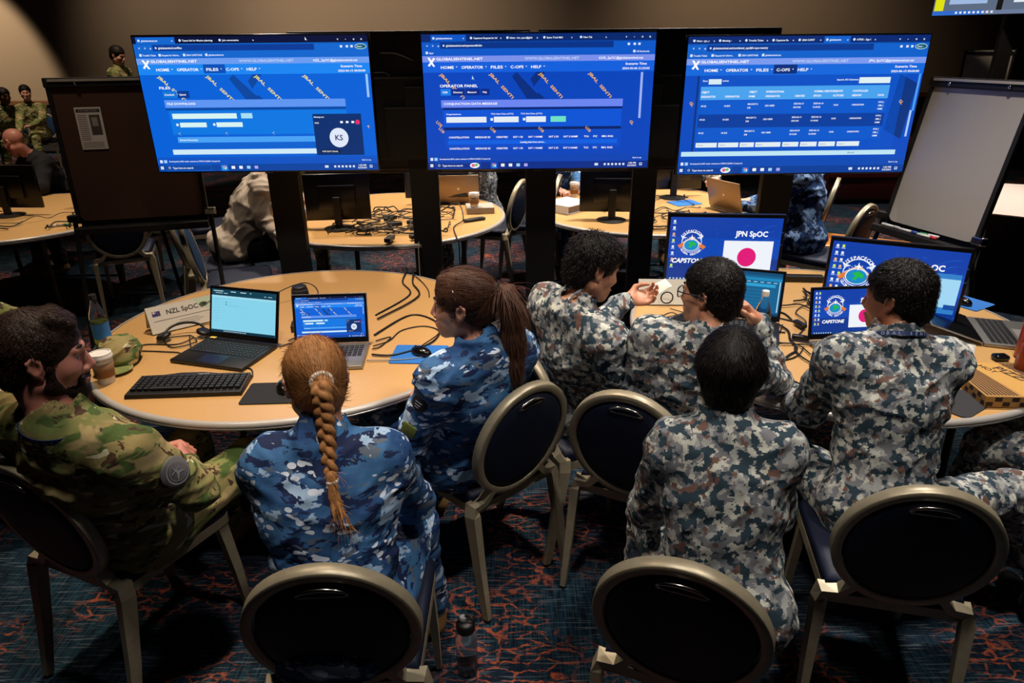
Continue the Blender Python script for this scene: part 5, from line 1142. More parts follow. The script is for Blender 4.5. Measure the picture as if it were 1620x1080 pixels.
# metal water bottle on the floor
r = empty('sports_bottle', (-.165, 1.72, 0), 0, 'clear sports bottle with a black lid standing on the carpet', 'bottle')
M_SMOKE = mat('smoky_clear_plastic', '#c8d0d8', .08, Transmission_Weight=.9, IOR=1.2)
bm = bmesh.new(); lathe(bm, [(.030, .001), (.037, .006), (.0375, .15), (.035, .175), (.029, .19)], 36, cap=False); bm_obj('bottle_wall', bm, M_SMOKE, r, True)
bm = bmesh.new(); lathe(bm, [(.034, .004), (.0345, .05)], 36); bm_obj('water', bm, mat('water', '#dfe8ee', .02, Transmission_Weight=1.0, IOR=1.33), r)
bm = bmesh.new(); lathe(bm, [(.031, .186), (.032, .19), (.032, .212), (.026, .220), (.012, .224)], 28); bm_obj('lid', bm, M_BLACK, r, angle=40)
bm = bmesh.new(); lathe(bm, [(.010, .222), (.012, .226), (.012, .240), (.009, .244)], 18, (-.008, 0, 0)); bm_obj('spout', bm, mat('grey_plastic', '#8a8a8e', .4), r, angle=40)
bm = bmesh.new(); tube(bm, [(.014 + .020 * math.cos(a), 0, .232 + .016 * math.sin(a)) for a in np.linspace(0, 2 * PI, 20)[:-1]], .0032, 8, closed=True, up=Vector((0, 1, 0))); bm_obj('carry_loop', bm, M_GREYP, r, True)
# ------------------------------------------------------------------ easels
M_EASB = mat('dark_brown_board', '#452a1c', .8); M_WBRD = mat('white_board_surface', '#aaa59e', .35)
def easel(loc, yaw, label, w_, h, z0, tilt=8, face=None, back=None, legs=True, tray=True, extra=None):
    r = empty('flip_chart_easel', loc, yaw, label, 'easel'); t = math.radians(tilt)
    def q(x, y, z): return Vector((x, y * math.cos(t) + z * math.sin(t), z0 + z * math.cos(t) - y * math.sin(t)))
    R_ = Euler((-t, 0, 0))
    bm = bmesh.new(); pts = []
    for sx, sy, a0 in ((1, 1, 0), (-1, 1, 90), (-1, -1, 180), (1, -1, 270)):
        rr = .05 if sy < 0 else .006
        for k in range(6): a = math.radians(a0 + 18 * k); pts.append((sx * (w_ / 2 - rr) + rr * math.cos(a), h / 2 + sy * (h / 2 - rr) + rr * math.sin(a)))
    prism(bm, pts, -.004, .004); M = Matrix.Translation((0, 0, z0)) @ R_.to_matrix().to_4x4() @ Matrix.Rotation(PI / 2, 4, 'X'); bmesh.ops.transform(bm, matrix=M, verts=bm.verts); bm_obj('board', bm, face or M_WBRD, r)
    for sx in (-1, 1):
        bm = bmesh.new(); box(bm, q(sx * (w_ / 2 + .006), .004, h / 2), (.026, .034, h + .03), rot=R_, bev=.004); bm_obj('side_rail', bm, M_MATTEB, r)
    bm = bmesh.new(); box(bm, q(0, .022, h / 2), (w_ + .01, .014, h + .10), rot=R_); bm_obj('backing', bm, back or M_MATTEB, r)
    bm = bmesh.new(); box(bm, q(0, -.002, h + .028), (w_ + .05, .04, .055), rot=R_, bev=.006); bm_obj('top_clamp', bm, M_MATTEB, r)
    bm = bmesh.new(); box(bm, q(0, -.026, h + .040), (w_ - .01, .006, .014), rot=R_); bm_obj('clamp_strip', bm, mat('pale_strip', '#a8a29a', .4), r)
    for sx in (-.5, .5):
        bm = bmesh.new(); lathe(bm, [(.010, 0), (.010, .008), (.004, .010)], 12); bmesh.ops.transform(bm, matrix=Matrix.Translation(q(sx * w_ * .6, -.023, h + .018)) @ Matrix.Rotation(PI / 2, 4, 'X'), verts=bm.verts); bm_obj('clamp_knob', bm, M_CHROME, r, True)
    if tray: bm = bmesh.new(); box(bm, q(0, -.04, -.055), (w_ + .04, .11, .045), rot=R_, bev=.006); bm_obj('pen_tray', bm, M_MATTEB, r)
    for sx in (-1, 1):
        bm = bmesh.new(); a = q(sx * (w_ / 2 + .03), .0, .02); tube(bm, [a, (a.x + sx * .03, a.y - .24, .015)], .014, 10); bm_obj('leg', bm, M_MATTEB, r)
        bm = bmesh.new(); box(bm, q(sx * (w_ / 2 + .03), -.01, .02), (.07, .05, .045), rot=R_, bev=.008); bm_obj('leg_clamp', bm, M_CHROME if sx > 0 else M_BLACK, r)
    bm = bmesh.new(); tube(bm, [q(0, .04, h * .8), (0, .65, .015)], .014, 10); bm_obj('leg', bm, M_MATTEB, r)
    return r, q, R_
r, q, R_ = easel((2.442, 3.915, 0), -72, 'flip chart easel with a blank white board at the right', .60, .785, .965, 10)
E1 = r
for i, (x, c1, c2) in enumerate(((-.20, '#d8d8d6', '#b8b8b8'), (-.07, '#d8d8d6', '#27479c'), (.06, '#d8d8d6', '#c8283a'))):
    mk = empty('marker_pen', (0, 0, 0), 0, ('white marker pen at the left of the easel tray', 'marker pen with a blue cap in the easel tray', 'marker pen with a red cap in the easel tray')[i], 'marker pen')
    Mx = Matrix.Translation(E1.location) @ Matrix.Rotation(math.radians(-72), 4, 'Z'); p = Mx @ q(x, -.075, -.022)
    mk.location = p; mk.rotation_euler = (0, 0, math.radians(-72 + 4))
    bm = bmesh.new(); tube(bm, [(-.055, 0, 0), (.03, 0, 0)], .0085, 12); bm_obj('barrel', bm, mat('marker_barrel_' + c1, c1, .4), mk, True)
    bm = bmesh.new(); tube(bm, [(.0305, 0, 0), (.065, 0, 0)], .0095, 12); bm_obj('cap', bm, mat('marker_cap_' + c2, c2, .4), mk, True)
mk = empty('marker_pen', Mx @ q(.0, -.055, -.022), -60, 'green-capped marker pen touching the red one in the easel tray', 'marker pen')
bm = bmesh.new(); tube(bm, [(0, 0, .004), (.05, 0, .004)], .0085, 12); bm_obj('cap', bm, mat('marker_cap_green', '#1f8a4a', .4), mk, True); bm = bmesh.new(); tube(bm, [(.0505, 0, .004), (.11, 0, .004)], .008, 12); bm_obj('barrel', bm, mat('marker_barrel_#d8d8d6'), mk, True)
# brown board, left, seen from behind with an instruction sheet taped on
r, q, R_ = easel((-2.36, 4.36, 0), 14, 'dark brown easel board with an instruction sheet, left of the large screens', .74, .79, .985, 4, M_EASB, M_MATTEB)
S = Screen(200, 290, .145, .245, 1, 'p'); S.rect(0, 0, 200, 290, 'd8d4d2', 0); S.rect(10, 12, 180, 24, '3a3636', 1); S.text(30, 30, 13, 'FLIP CHART EASEL', '9a9694', 2, w=140); S.rect(100, 52, 80, 140, '4a4446', 1); S.rect(115, 70, 45, 60, '9a9694', 2)
for i in range(14): S.rect(12, 52 + i * 13, 70, 5, '6a6664', 1)
for i in range(4): S.rect(12, 240 + i * 11, 160, 4, '6a6664', 1)
S.build('instruction_sheet', r, q(-.19, -.0095, .555), (-math.radians(4), 0, 0))
r, q, R_ = easel((5.87, 9.0, 0), -4, 'small flip chart easel far back against the wall', .56, .80, 1.02, 3)
# ------------------------------------------------------------------ furniture and machines behind the large screens
put_chair((-3.15, 5.42), 24, 'empty chair whose seat shows below the brown easel board', 'chairs behind the screens')
put_chair((-2.20, 4.98), -62, 'chair carrying the person in the pale blazer', 'chairs behind the screens')
put_chair((-1.93, 4.62), -70, 'chair seen edge-on between the easel board and the left screen stand', 'chairs behind the screens')
put_chair((-2.75, 6.2), -60, 'chair behind the back of the person in the pale blazer', 'chairs behind the screens')
put_chair((-.17, 6.05), 66, 'chair left of the pair seen between the middle and left screens', 'chairs behind the screens')
put_chair((.14, 6.2), 80, 'chair right of the pair seen under the middle screen', 'chairs behind the screens')
put_chair((2.36, 5.06), 42, 'nearer of the two chairs beyond the right screen stand', 'chairs behind the screens')
put_chair((2.52, 6.0), 62, 'farther of the two chairs beyond the right screen stand', 'chairs behind the screens')
put_chair((4.95, 7.0), 180, 'chair with a gold rim behind the skirted table at the right edge', 'chairs behind the screens')
put_chair((-3.30, 6.1), 60, 'chair between the far left table and the brown easel board', 'chairs behind the screens')
put_chair((-2.42, 2.62), -80, 'chair at the left edge of the picture behind the bearded head', 'chairs round the two near tables')
monitor((-1.27, 5.02, TZ), 186, 'monitor turned away on the cable-heaped table, under the left screen', .44, .30, .075)
monitor((.77, 5.20, TZ), 176, 'monitor turned away beside the white binder', .46, .30, .075)
monitor((-.62, 5.75, TZ), 2, 'monitor facing us dark, farther back between left and middle stands', .50, .30, .075, lambda S: S.rect(0, 0, 1000, 563, '101216', 0))
monitor((1.40, 6.0, TZ), 186, 'monitor turned away right of the middle stand', .50, .30, .085)
monitor((-4.05, 5.55, TZ), 176, 'monitor turned away on the far left table', .52, .30, .075); monitor((-3.42, 5.88, TZ), 168, 'second monitor turned away next to the brown easel board', .44, .30, .075)
laptop((-.44, 5.78, TZ), 184, 'open pale gold laptop seen from behind under the middle screen', .34, .23, .235, 12, M_GOLDL, M_GOLDL, None, logo=True)
laptop((1.72, 5.42, TZ), 118, 'open pale gold laptop turned sideways under the right screen', .36, .24, .24, 16, M_GOLDL, M_SILV, None, logo=True)
cup((-1.56, 5.05, TZ), 'white paper cup beside the left screen stand', .12, True); cup((-.29, 5.42, TZ + .051), 'lidded paper cup on the white carton behind the left stand pair', .10, True)
cup((.56, 6.02, TZ), 'taller white cup behind the binder'); cup((.655, 5.72, TZ), 'shorter white cup at the side of the turned monitor', .10)
bm = bmesh.new(); box(bm, (0, 0, .025), (.22, .19, .05), bev=.003); o = bm_obj('carton', bm, mat('greyish_carton', '#a39d92', .7)); o.location = (-.25, 5.48, TZ); o.rotation_euler = (0, 0, .12); tag(o, 'flat pale carton holding a lidded paper cup', 'carton')
r = empty('remote_control', (-.28, 5.16, TZ), 32, 'black remote control near the table edge under the middle screen', 'remote control'); bm = bmesh.new(); box(bm, (0, 0, .011), (.18, .05, .02), bev=.008); bm_obj('case', bm, M_BLACK, r, angle=40); bm = bmesh.new(); box(bm, (.01, 0, .022), (.10, .03, .003), bev=.001); bm_obj('button_panel', bm, M_GREYP, r)
r = empty('binder', (.46, 5.52, TZ), 45, 'thick white binder on the table right of the middle stand', 'binder'); bm = bmesh.new(); box(bm, (0, 0, .004), (.30, .27, .006)); box(bm, (0, 0, .061), (.30, .27, .006)); box(bm, (-.148, 0, .0325), (.006, .27, .063)); bm_obj('cover', bm, mat('white_binder_vinyl', '#cfd2d6', .4), r); bm = bmesh.new(); box(bm, (.003, 0, .0325), (.28, .25, .048)); bm_obj('pages', bm, mat('page_edges', '#8a7a70', .8), r)
mousepad((1.46, 5.72, TZ), 20, .24, .19, M_BLUE, 'blue mouse pad behind the sideways gold laptop')
rs = random.Random(5)
def pile(n, x0, x1, y0, y1, lab, grp, zz=.754, hop=.02):
    for i in range(n):
        cx_, cy_ = rs.uniform(x0, x1), rs.uniform(y0, y1); a = rs.uniform(0, 6); pts = []
        for k in range(8): a += rs.uniform(-1.5, 1.5); cx_ = min(x1, max(x0, cx_ + .10 * math.cos(a))); cy_ = min(y1, max(y0, cy_ + .10 * math.sin(a))); pts.append((cx_, cy_, zz + rs.uniform(.002, hop)))
        cable(pts, rs.choice((.003, .004, .005)), lab, grp)
pile(34, -1.30, -.45, 4.75, 5.45, 'black cable in the heap on the table under the left screen', 'cables heaped under the left screen', hop=.05)
pile(10, .75, 1.5, 5.2, 5.9, 'black cable lying on the table right of the middle stand', 'cables on the back right table', hop=.04)
pile(12, 1.02, 1.40, 4.82, 5.35, 'black cable on the table edge above the red-disc flag monitor', 'cables above the flag monitor', hop=.03)
pile(14, -4.6, -3.3, 5.0, 5.6, 'black cable on the far left table', 'cables on the far left table', hop=.04)
for i, (x, y, a) in enumerate(((-.86, 4.98, .3), (-.72, 5.02, -.4), (-.92, 5.16, 1.0), (-.65, 4.63, .6), (-.83, 4.56, 1.4))):
    o = bm_obj('power_brick', (lambda b: (box(b, (0, 0, .016), (.11, .045, .03), bev=.006), b)[1])(bmesh.new()), M_BLACK); o.location = (x, y, TZ + .01); o.rotation_euler = (0, 0, a); tag(o, 'black power brick in the cable heap under the left screen', 'power brick', 'power bricks under the left screen')
cable([(-.66, 4.70, .76), (-.62, 4.48, .757), (-.62, 4.43, .70), (-.60, 4.30, .35), (-.57, 4.2, .15)], .0035, 'grey cable dropping from the back table to the floor', None, M_WCABLE)
cable([(-.60, 5.3, .76), (-.42, 5.30, .86), (-.36, 5.10, .78), (-.42, 4.95, .757), (-.38, 4.66, .756), (-.36, 4.60, .70), (-.36, 4.58, .3)], .005, 'black cable arching by the pale gold laptop', None)
M_SKIRT = mat('black_table_skirt', '#09080a', .9, fn=lambda t: t.bump(t.noise(t.coord((14, 14, .6)), 3, 2), .6, .02)); M_CLOTH = mat('white_tablecloth', '#c8b8ae', .8)
r = empty('skirted_table', (4.65, 5.75, 0), 0, 'table with a white top and black skirt at the right edge', 'table')
P4 = [(-.92, -.50), (-.12, .72), (1.2, .2), (.2, -1.3)]
bm = bmesh.new(); prism(bm, P4, .0, .742); bm_obj('skirt', bm, M_SKIRT, r); bm = bmesh.new(); prism(bm, [(x * 1.01, y * 1.01) for x, y in P4], .742, .752); bm_obj('tablecloth', bm, M_CLOTH, r)
r = empty('wooden_bench', (3.05, 5.45, 0), -30, 'low orange wooden bench behind the white easel', 'bench'); M_ORW = mat('orange_varnished_wood', '#b56a1c', .4, fn=lambda t: t.l(t.mix(t.noise(t.coord((2, 20, 2)), 4, 3), lin('#a35a14'), lin('#cf8430')), t.b.inputs['Base Color']))
bm = bmesh.new(); box(bm, (0, 0, .43), (.9, .45, .04), bev=.015); bm_obj('seat', bm, M_ORW, r)
for sx in (-1, 1):
    for sy in (-1, 1): bm = bmesh.new(); box(bm, (sx * .39, sy * .17, .205), (.05, .05, .41), bev=.005); bm_obj('leg', bm, M_ORW, r)
r = empty('red_cabinet', (4.75, 9.3, 0), 0, 'dark red padded cabinet against the far carpet', 'cabinet'); M_RED = mat('dark_red_leather', '#4a1410', .5)
bm = bmesh.new(); box(bm, (0, 0, .45), (1.3, .6, .8), bev=.03); bm_obj('body', bm, M_RED, r, angle=40); bm = bmesh.new(); box(bm, (0, -.31, .5), (1.2, .03, .3), bev=.01); bm_obj('front_panel', bm, M_RED, r)
for sx in (-.55, .55): bm = bmesh.new(); box(bm, (sx, 0, .025), (.08, .4, .05)); bm_obj('foot', bm, M_BLACK, r)
S_far = television((5.35, 8.05, 2.66), -42, 1.5, .84, lambda S: (S.rect(0, 0, 1000, 563, '5c6a80', 0), S.rect(0, 535, 1000, 28, '6a7a98', 1), S.rect(0, 533, 330, 30, '2f6ac8', 2), S.rect(8, 420, 60, 112, 'e0e010', 3), S.rect(100, 400, 240, 90, '9fb8e0', 2), [S.rect(150 + i * 28, 540, 14, 14, 'e8eef8', 4) for i in range(9)], S.rect(500, 250, 120, 240, 'dfe6f2', 2)), 'screen high on a stand at the top right corner', badge=False)
tv_stand(5.45, 8.17, 2.72, 'black stand carrying the high screen at the top right', .16)
# ------------------------------------------------------------------ people farther back
def short2(m, n=1500, seed=1): return short_hair(m, n, .02, seed, .006, vs=.006, vol=.9, jit=.6, w_=.0018)
def f_navy(t):
    p = t.coord((1, 1, 1), snap=.007); q_ = t.coord((1, 1, 1), snap=.007, off=(3, 7, 2))
    col = t.mix(t.step(t.noise(p, 13, 3, .6), .50, .505), lin('#1f3a66'), lin('#6f8cb4')); col = t.mix(t.step(t.noise(q_, 15, 3, .6), .53, .535), col, lin('#16203a')); t.l(col, t.b.inputs['Base Color']); fabric_bump(t, .5, .012)
M_NWU = mat('navy_blotch_camouflage', rough=.85, fn=f_navy, spec=.2)
def far(label, **k):
    d = dict(label=label, vs=.006, jv=.010, coarse=k.get('coarse', True), skin=S_FAIR, seed=len(label)); d.update(k); return person(d)
far('person in a pale blazer bending over beside the left screen stand', pel=(-2.14, 5.08, .58), neck=(-1.86, 5.22, 1.06), head=(-1.74, 5.28, 1.24), hrot=(-60, -30, 0), yaw=-62, bulk=1.1, cloth=1.3, elL=(-1.85, 5.45, .8), wrL=(-1.6, 5.4, .72), elR=(-1.83, 5.0, .84), wrR=(-1.66, 4.90, .62), handR=((.3, .2, -1), (-.3, .8, 0), .3), handL=((1, 0, 0), (0, 0, -1), .3), knL=(-1.74, 5.28, .56), anL=(-1.7, 5.3, .1), knR=(-1.78, 5.10, .56), anR=(-1.66, 5.05, .1), mat=M_BLAZER, matp=M_SLACKS, hair=short2(H_DKBR), boot=M_BLKBOOT, wr=2.2, fix=False)
far('person in plain olive camouflage behind the left screen', pel=(-1.80, 6.35, .58), neck=(-1.74, 6.22, 1.06), head=(-1.74, 6.16, 1.25), hrot=(190, -5, 0), yaw=185, elL=(-1.50, 6.1, .82), wrL=(-1.5, 5.95, .80), elR=(-2.0, 6.1, .8), wrR=(-1.8, 5.92, .8), handL=((-.4, -.8, 0), (0, 0, -1), .4), handR=((.4, -.8, 0), (0, 0, -1), .4), knL=(-1.7, 5.95, .56), anL=(-1.7, 5.95, .1), knR=(-1.9, 5.95, .56), anR=(-1.9, 5.95, .1), mat=M_NZ, hair=short2(H_DKBR))
far('person in dark grey camouflage at the pale gold laptop', pel=(-.22, 6.15, .58), neck=(-.27, 6.12, 1.06), head=(-.32, 6.1, 1.25), hrot=(90, -10, 0), yaw=80, elL=(-.35, 5.93, .82), wrL=(-.45, 5.9, .80), elR=(-.30, 6.35, .8), wrR=(-.5, 6.3, .8), handL=((-.9, 0, 0), (0, 0, -1), .4), handR=((-.9, 0, 0), (0, 0, -1), .4), knL=(-.6, 6.05, .56), anL=(-.6, 6.05, .1), knR=(-.6, 6.25, .56), anR=(-.6, 6.25, .1), mat=mat('dark_camo', fn=f_jpn, rough=.9), hair=short2(H_BLACK))
far('person in blue camouflage leaning on the table behind the binder', pel=(.40, 6.75, .58), neck=(.45, 6.55, 1.06), head=(.47, 6.48, 1.25), hrot=(180, -10, 0), yaw=185, elL=(.62, 6.38, .86), wrL=(.60, 6.2, .80), elR=(.27, 6.36, .84), wrR=(.38, 6.2, .8), handL=((-.4, -.8, 0), (0, 0, -1), .4), handR=((.4, -.8, 0), (0, 0, -1), .4), knL=(.5, 6.4, .56), anL=(.5, 6.4, .1), knR=(.3, 6.4, .56), anR=(.3, 6.4, .1), mat=M_AU, hair=short2(H_DKBR))
far('person in tan camouflage sitting beyond the blue one', pel=(.74, 7.05, .58), neck=(.73, 6.92, 1.06), head=(.72, 6.85, 1.25), hrot=(180, -5, 0), yaw=180, elL=(.95, 6.75, .82), wrL=(.85, 6.6, .8), elR=(.55, 6.75, .82), wrR=(.65, 6.6, .8), knL=(.8, 6.7, .56), anL=(.8, 6.7, .1), knR=(.6, 6.7, .56), anR=(.6, 6.7, .1), mat=M_NZ, hair=short2(H_DKBR))
far('person in grey pixel camouflage with clasped hands under the right screen', pel=(1.62, 6.85, .58), neck=(1.58, 6.66, 1.04), head=(1.56, 6.60, 1.22), hrot=(170, -10, 0), yaw=180, elL=(1.85, 6.46, .84), wrL=(1.86, 6.22, .86), elR=(1.35, 6.48, .84), wrR=(1.6, 6.30, .86), handL=((-.5, -.5, 0), (0, 0, -1), .5), handR=((.8, -.5, 0), (0, 0, -1), .5), knL=(1.7, 6.5, .56), anL=(1.7, 6.5, .1), knR=(1.5, 6.5, .56), anR=(1.5, 6.5, .1), mat=M_JPN, hair=short2(H_BLACK), fix=False)
far('person in navy blotched camouflage turned left, right of the right stand', pel=(2.26, 5.16, .58), neck=(2.26, 5.28, 1.08), head=(2.20, 5.34, 1.27), hrot=(60, -5, 0), yaw=52, bulk=1.12, elL=(2.02, 5.20, .84), wrL=(1.85, 5.36, .80), elR=(2.2, 5.56, .82), wrR=(1.98, 5.56, .80), handL=((-.5, .6, 0), (0, 0, -1), .4), handR=((-.9, .2, 0), (0, 0, -1), .4), knL=(1.92, 5.34, .56), anL=(1.9, 5.4, .1), knR=(2.02, 5.50, .56), anR=(1.96, 5.54, .1), mat=M_NWU, hair=short2(H_DKBR), boot=M_BLKBOOT, wr=1.6)
far('bald person bent behind a turned-away monitor at the far left', pel=(-4.35, 6.75, .58), neck=(-4.50, 6.58, 1.06), head=(-4.57, 6.52, 1.20), hrot=(75, -22, 0), yaw=150, skin=S_PINK, elL=(-4.3, 6.3, .8), wrL=(-4.4, 6.1, .8), elR=(-4.7, 6.5, .8), wrR=(-4.7, 6.3, .8), knL=(-4.3, 6.35, .56), anL=(-4.3, 6.3, .1), knR=(-4.5, 6.35, .56), anR=(-4.5, 6.3, .1), mat=mat('black_shirt', '#101014', .9))
far('seated person in green camouflage on the far left by the wall', pel=(-8.28, 12.5, .62), neck=(-8.26, 12.42, 1.10), head=(-8.25, 12.38, 1.30), hrot=(215, -5, 0), yaw=200, elL=(-8.0, 12.25, .86), wrL=(-8.1, 12.05, .78), elR=(-8.5, 12.3, .86), wrR=(-8.25, 12.05, .78), handL=((-.5, -.5, 0), (0, 0, -1), .5), handR=((.5, -.5, 0), (0, 0, -1), .5), knL=(-8.1, 12.05, .58), anL=(-8.05, 12.0, .1), knR=(-8.3, 12.02, .58), anR=(-8.25, 11.95, .1), mat=M_NZ, hair=short2(H_BLACK), vs=.008, jv=.012)
far('dark-skinned seated person in green camouflage cut by the left picture edge', pel=(-8.15, 11.65, .60), neck=(-8.10, 11.57, 1.10), head=(-8.05, 11.55, 1.30), hrot=(240, -5, 0), yaw=215, skin=S_DARK, elL=(-7.80, 11.35, .8), wrL=(-7.75, 11.2, .72), elR=(-8.30, 11.35, .8), wrR=(-8.05, 11.15, .74), handL=((0, -.8, 0), (0, 0, -1), .5), handR=((.5, -.8, 0), (0, 0, -1), .5), knL=(-7.80, 11.25, .56), anL=(-7.75, 11.15, .1), knR=(-8.05, 11.23, .56), anR=(-8.05, 11.15, .1), mat=M_NZ, hair=short2(H_BLACK), vs=.008, jv=.012)
for x, y, yw in ((-8.32, 12.66, 200), (-8.27, 11.87, 212)): put_chair((x, y), yw, 'chair under a seated person by the far left wall', 'chairs by the far left wall')
far('standing person in brown camouflage in profile against the wall', pel=(-6.12, 11.5, 1.12), neck=(-6.10, 11.5, 1.68), head=(-6.06, 11.47, 1.88), hrot=(-100, -18, 0), yaw=-95, skin=S_FAIR, elL=(-6.0, 11.72, 1.40), wrL=(-5.85, 11.65, 1.2), elR=(-6.0, 11.28, 1.40), wrR=(-5.82, 11.35, 1.22), knL=(-6.1, 11.6, .60), anL=(-6.1, 11.6, .1), knR=(-6.1, 11.4, .60), anR=(-6.1, 11.4, .1), mat=M_NZ, hair=short2(H_BLACK), s=1.1, vs=.008, jv=.012)
far('person in green camouflage cut by the left picture edge, across the left table', pel=(-2.36, 2.62, .58), neck=(-2.34, 2.60, 1.04), head=(-2.42, 2.62, 1.24), hrot=(-80, -5, 0), yaw=-82, elL=(-2.15, 2.85, .82), wrL=(-2.0, 2.8, .7), elR=(-2.12, 2.5, .84), wrR=(-1.95, 2.56, .70), handL=((.9, 0, 0), (0, 0, -1), .5), handR=((.9, 0, -.3), (0, 0, -1), .5), knL=(-1.95, 2.80, .56), anL=(-1.9, 2.8, .1), knR=(-1.95, 2.56, .56), anR=(-1.9, 2.55, .1), skin=S_PINK, mat=M_NZ, hair=short2(H_DKBR, 3000), vs=.005, jv=.008)
far('person in grey pixel camouflage cut by the right picture edge', pel=(2.22, 2.05, .58), neck=(2.2, 2.10, 1.06), head=(2.2, 2.15, 1.25), hrot=(40, -5, 0), yaw=50, elL=(2.1, 1.9, .8), wrL=(2.0, 2.1, .7), elR=(2.3, 2.35, .8), wrR=(2.1, 2.4, .78), knL=(1.86, 2.22, .56), anL=(1.8, 2.3, .1), knR=(2.02, 2.4, .56), anR=(1.95, 2.4, .1), skin=S_ASIA, mat=M_JPN, hair=short2(H_BLACK, 3000), vs=.005, jv=.008)
# wall wash and added fill spots
spot('wall_wash_spot', (-10.5, 12.0, 4.7), (-10.4, 14.5, 1.6), 1000, (1, .80, .58), 44, .35); spot('wall_wash_spot', (-3.5, 10.0, 4.8), (-2.5, 14.5, 2.3), 900, (1, .80, .62), 80, 1.0); spot('wall_wash_spot', (3.5, 10.5, 4.8), (4.5, 14.5, 2.4), 420, (1, .78, .58), 80, 1.0)
spot('ceiling_and_fill_spot', (-8.0, 11.0, 4.7), (-8.0, 12.3, .8), 420, WARM, 60); spot('ceiling_and_fill_spot', (-5.6, 10.4, 4.7), (-6.0, 11.5, 1.5), 420, WARM, 50)  # second spot added to bring out the dark standing person
spot('wall_wash_spot', (-6.8, 10.8, 4.8), (-6.0, 14.5, 2.4), 330, (1, .80, .62), 70, 1.0)  # extra wash added to fill the dark gap left on the wall
spot('ceiling_and_fill_spot', (5.0, 6.6, 4.8), (5.8, 9.0, 1.6), 260, WARM, 40, .8)  # small spot added to brighten the far easel board
spot('ceiling_and_fill_spot', (-2.6, 3.3, 4.7), (-2.4, 4.3, 1.3), 120, WARM, 46, .8)  # spot added to lighten the brown easel board and its sheet
mk = empty('marker_pen', (-3.42, 5.10, TZ + .009), 25, 'marker pen with a green cap on the far left table', 'marker pen')
bm = bmesh.new(); tube(bm, [(-.07, 0, 0), (.03, 0, 0)], .0085, 12); bm_obj('barrel', bm, mat('marker_barrel_#d8d8d6'), mk, True); bm = bmesh.new(); tube(bm, [(.0305, 0, 0), (.08, 0, 0)], .011, 12); bm_obj('cap', bm, mat('marker_cap_green'), mk, True)
# ------------------------------------------------------------------ worn and held details
def on_sleeve(sp, side, t, toward, rad, name, m, shape='disc', sz=.04, draw=None):
    a, b = sp['SH'][side], sp['EL'][side]; p = a + (b - a) * t; ax = nrm(b - a); n = np.array(toward, float); n = nrm(n - ax * (n @ ax)); p = p + n * rad - sp['org']
    x = np.cross(ax, n); M = Matrix(np.array([x, -ax, n]).T.tolist()).to_4x4(); M.translation = Vector(p)
    bm = bmesh.new()
    if shape == 'disc': lathe(bm, [(sz * .2, .0045), (sz * .9, .003), (sz, .001), (sz, -.004)][::-1], 32)
    else: box(bm, (0, 0, -.001), (sz * 1.6, sz * 1.25, .006), bev=.0015)
    for v in bm.verts: v.co.z -= (v.co.x ** 2) * 6
    bmesh.ops.transform(bm, matrix=M, verts=bm.verts); o = bm_obj(name, bm, m, sp['root'], angle=40)
    if draw:
        S = Screen(100, 100, 2 * sz * .9, 2 * sz * .9, 1, 'p'); draw(S); g = S.build('emblem', o, (0, 0, 0)); g.matrix_local = M @ Matrix.Translation((0, 0, .0058 if shape == 'disc' else .0035)) @ Matrix.Rotation(-PI / 2, 4, 'X')
    return o
M_GPATCH = mat('grey_patch_cloth', '#6c6a6c', .8)
on_sleeve(A, 'R', .42, (.55, -.6, .6), .078, 'sleeve_patch', M_GPATCH, 'disc', .044, lambda S: (S.ring(50, 50, 44, 3, 'a9a7a8', 1), S.ring(50, 50, 33, 2, '8d8b8c', 1), S.poly([(50, 20), (56, 50), (76, 72), (50, 58), (24, 72), (44, 50)], '9d9b9c', 1), S.poly([(30, 40), (70, 34), (70, 38), (30, 45)], '9d9b9c', 2)))
on_sleeve(Cc, 'L', .66, (-.35, -.9, .3), .071, 'sleeve_patch', mat('olive_patch_cloth', '#5d6a26', .8), 'sq', .034, lambda S: (S.ring(60, 42, 16, 3, '2f3a14', 1), S.rect(14, 60, 40, 5, '2f3a14', 1), S.rect(14, 72, 60, 4, '2f3a14', 1)))
on_sleeve(Cc, 'L', .26, (-.35, -.9, .4), .066, 'sleeve_patch', mat('black_patch_cloth', '#0c0c12', .8), 'disc', .030, lambda S: (S.rect(25, 32, 50, 7, 'c8ccd6', 1), S.rect(30, 52, 44, 7, 'c8ccd6', 1), S.rect(38, 70, 30, 5, 'c8ccd6', 1)))
M_LAN = mat('navy_lanyard', '#0d2a5c', .6)
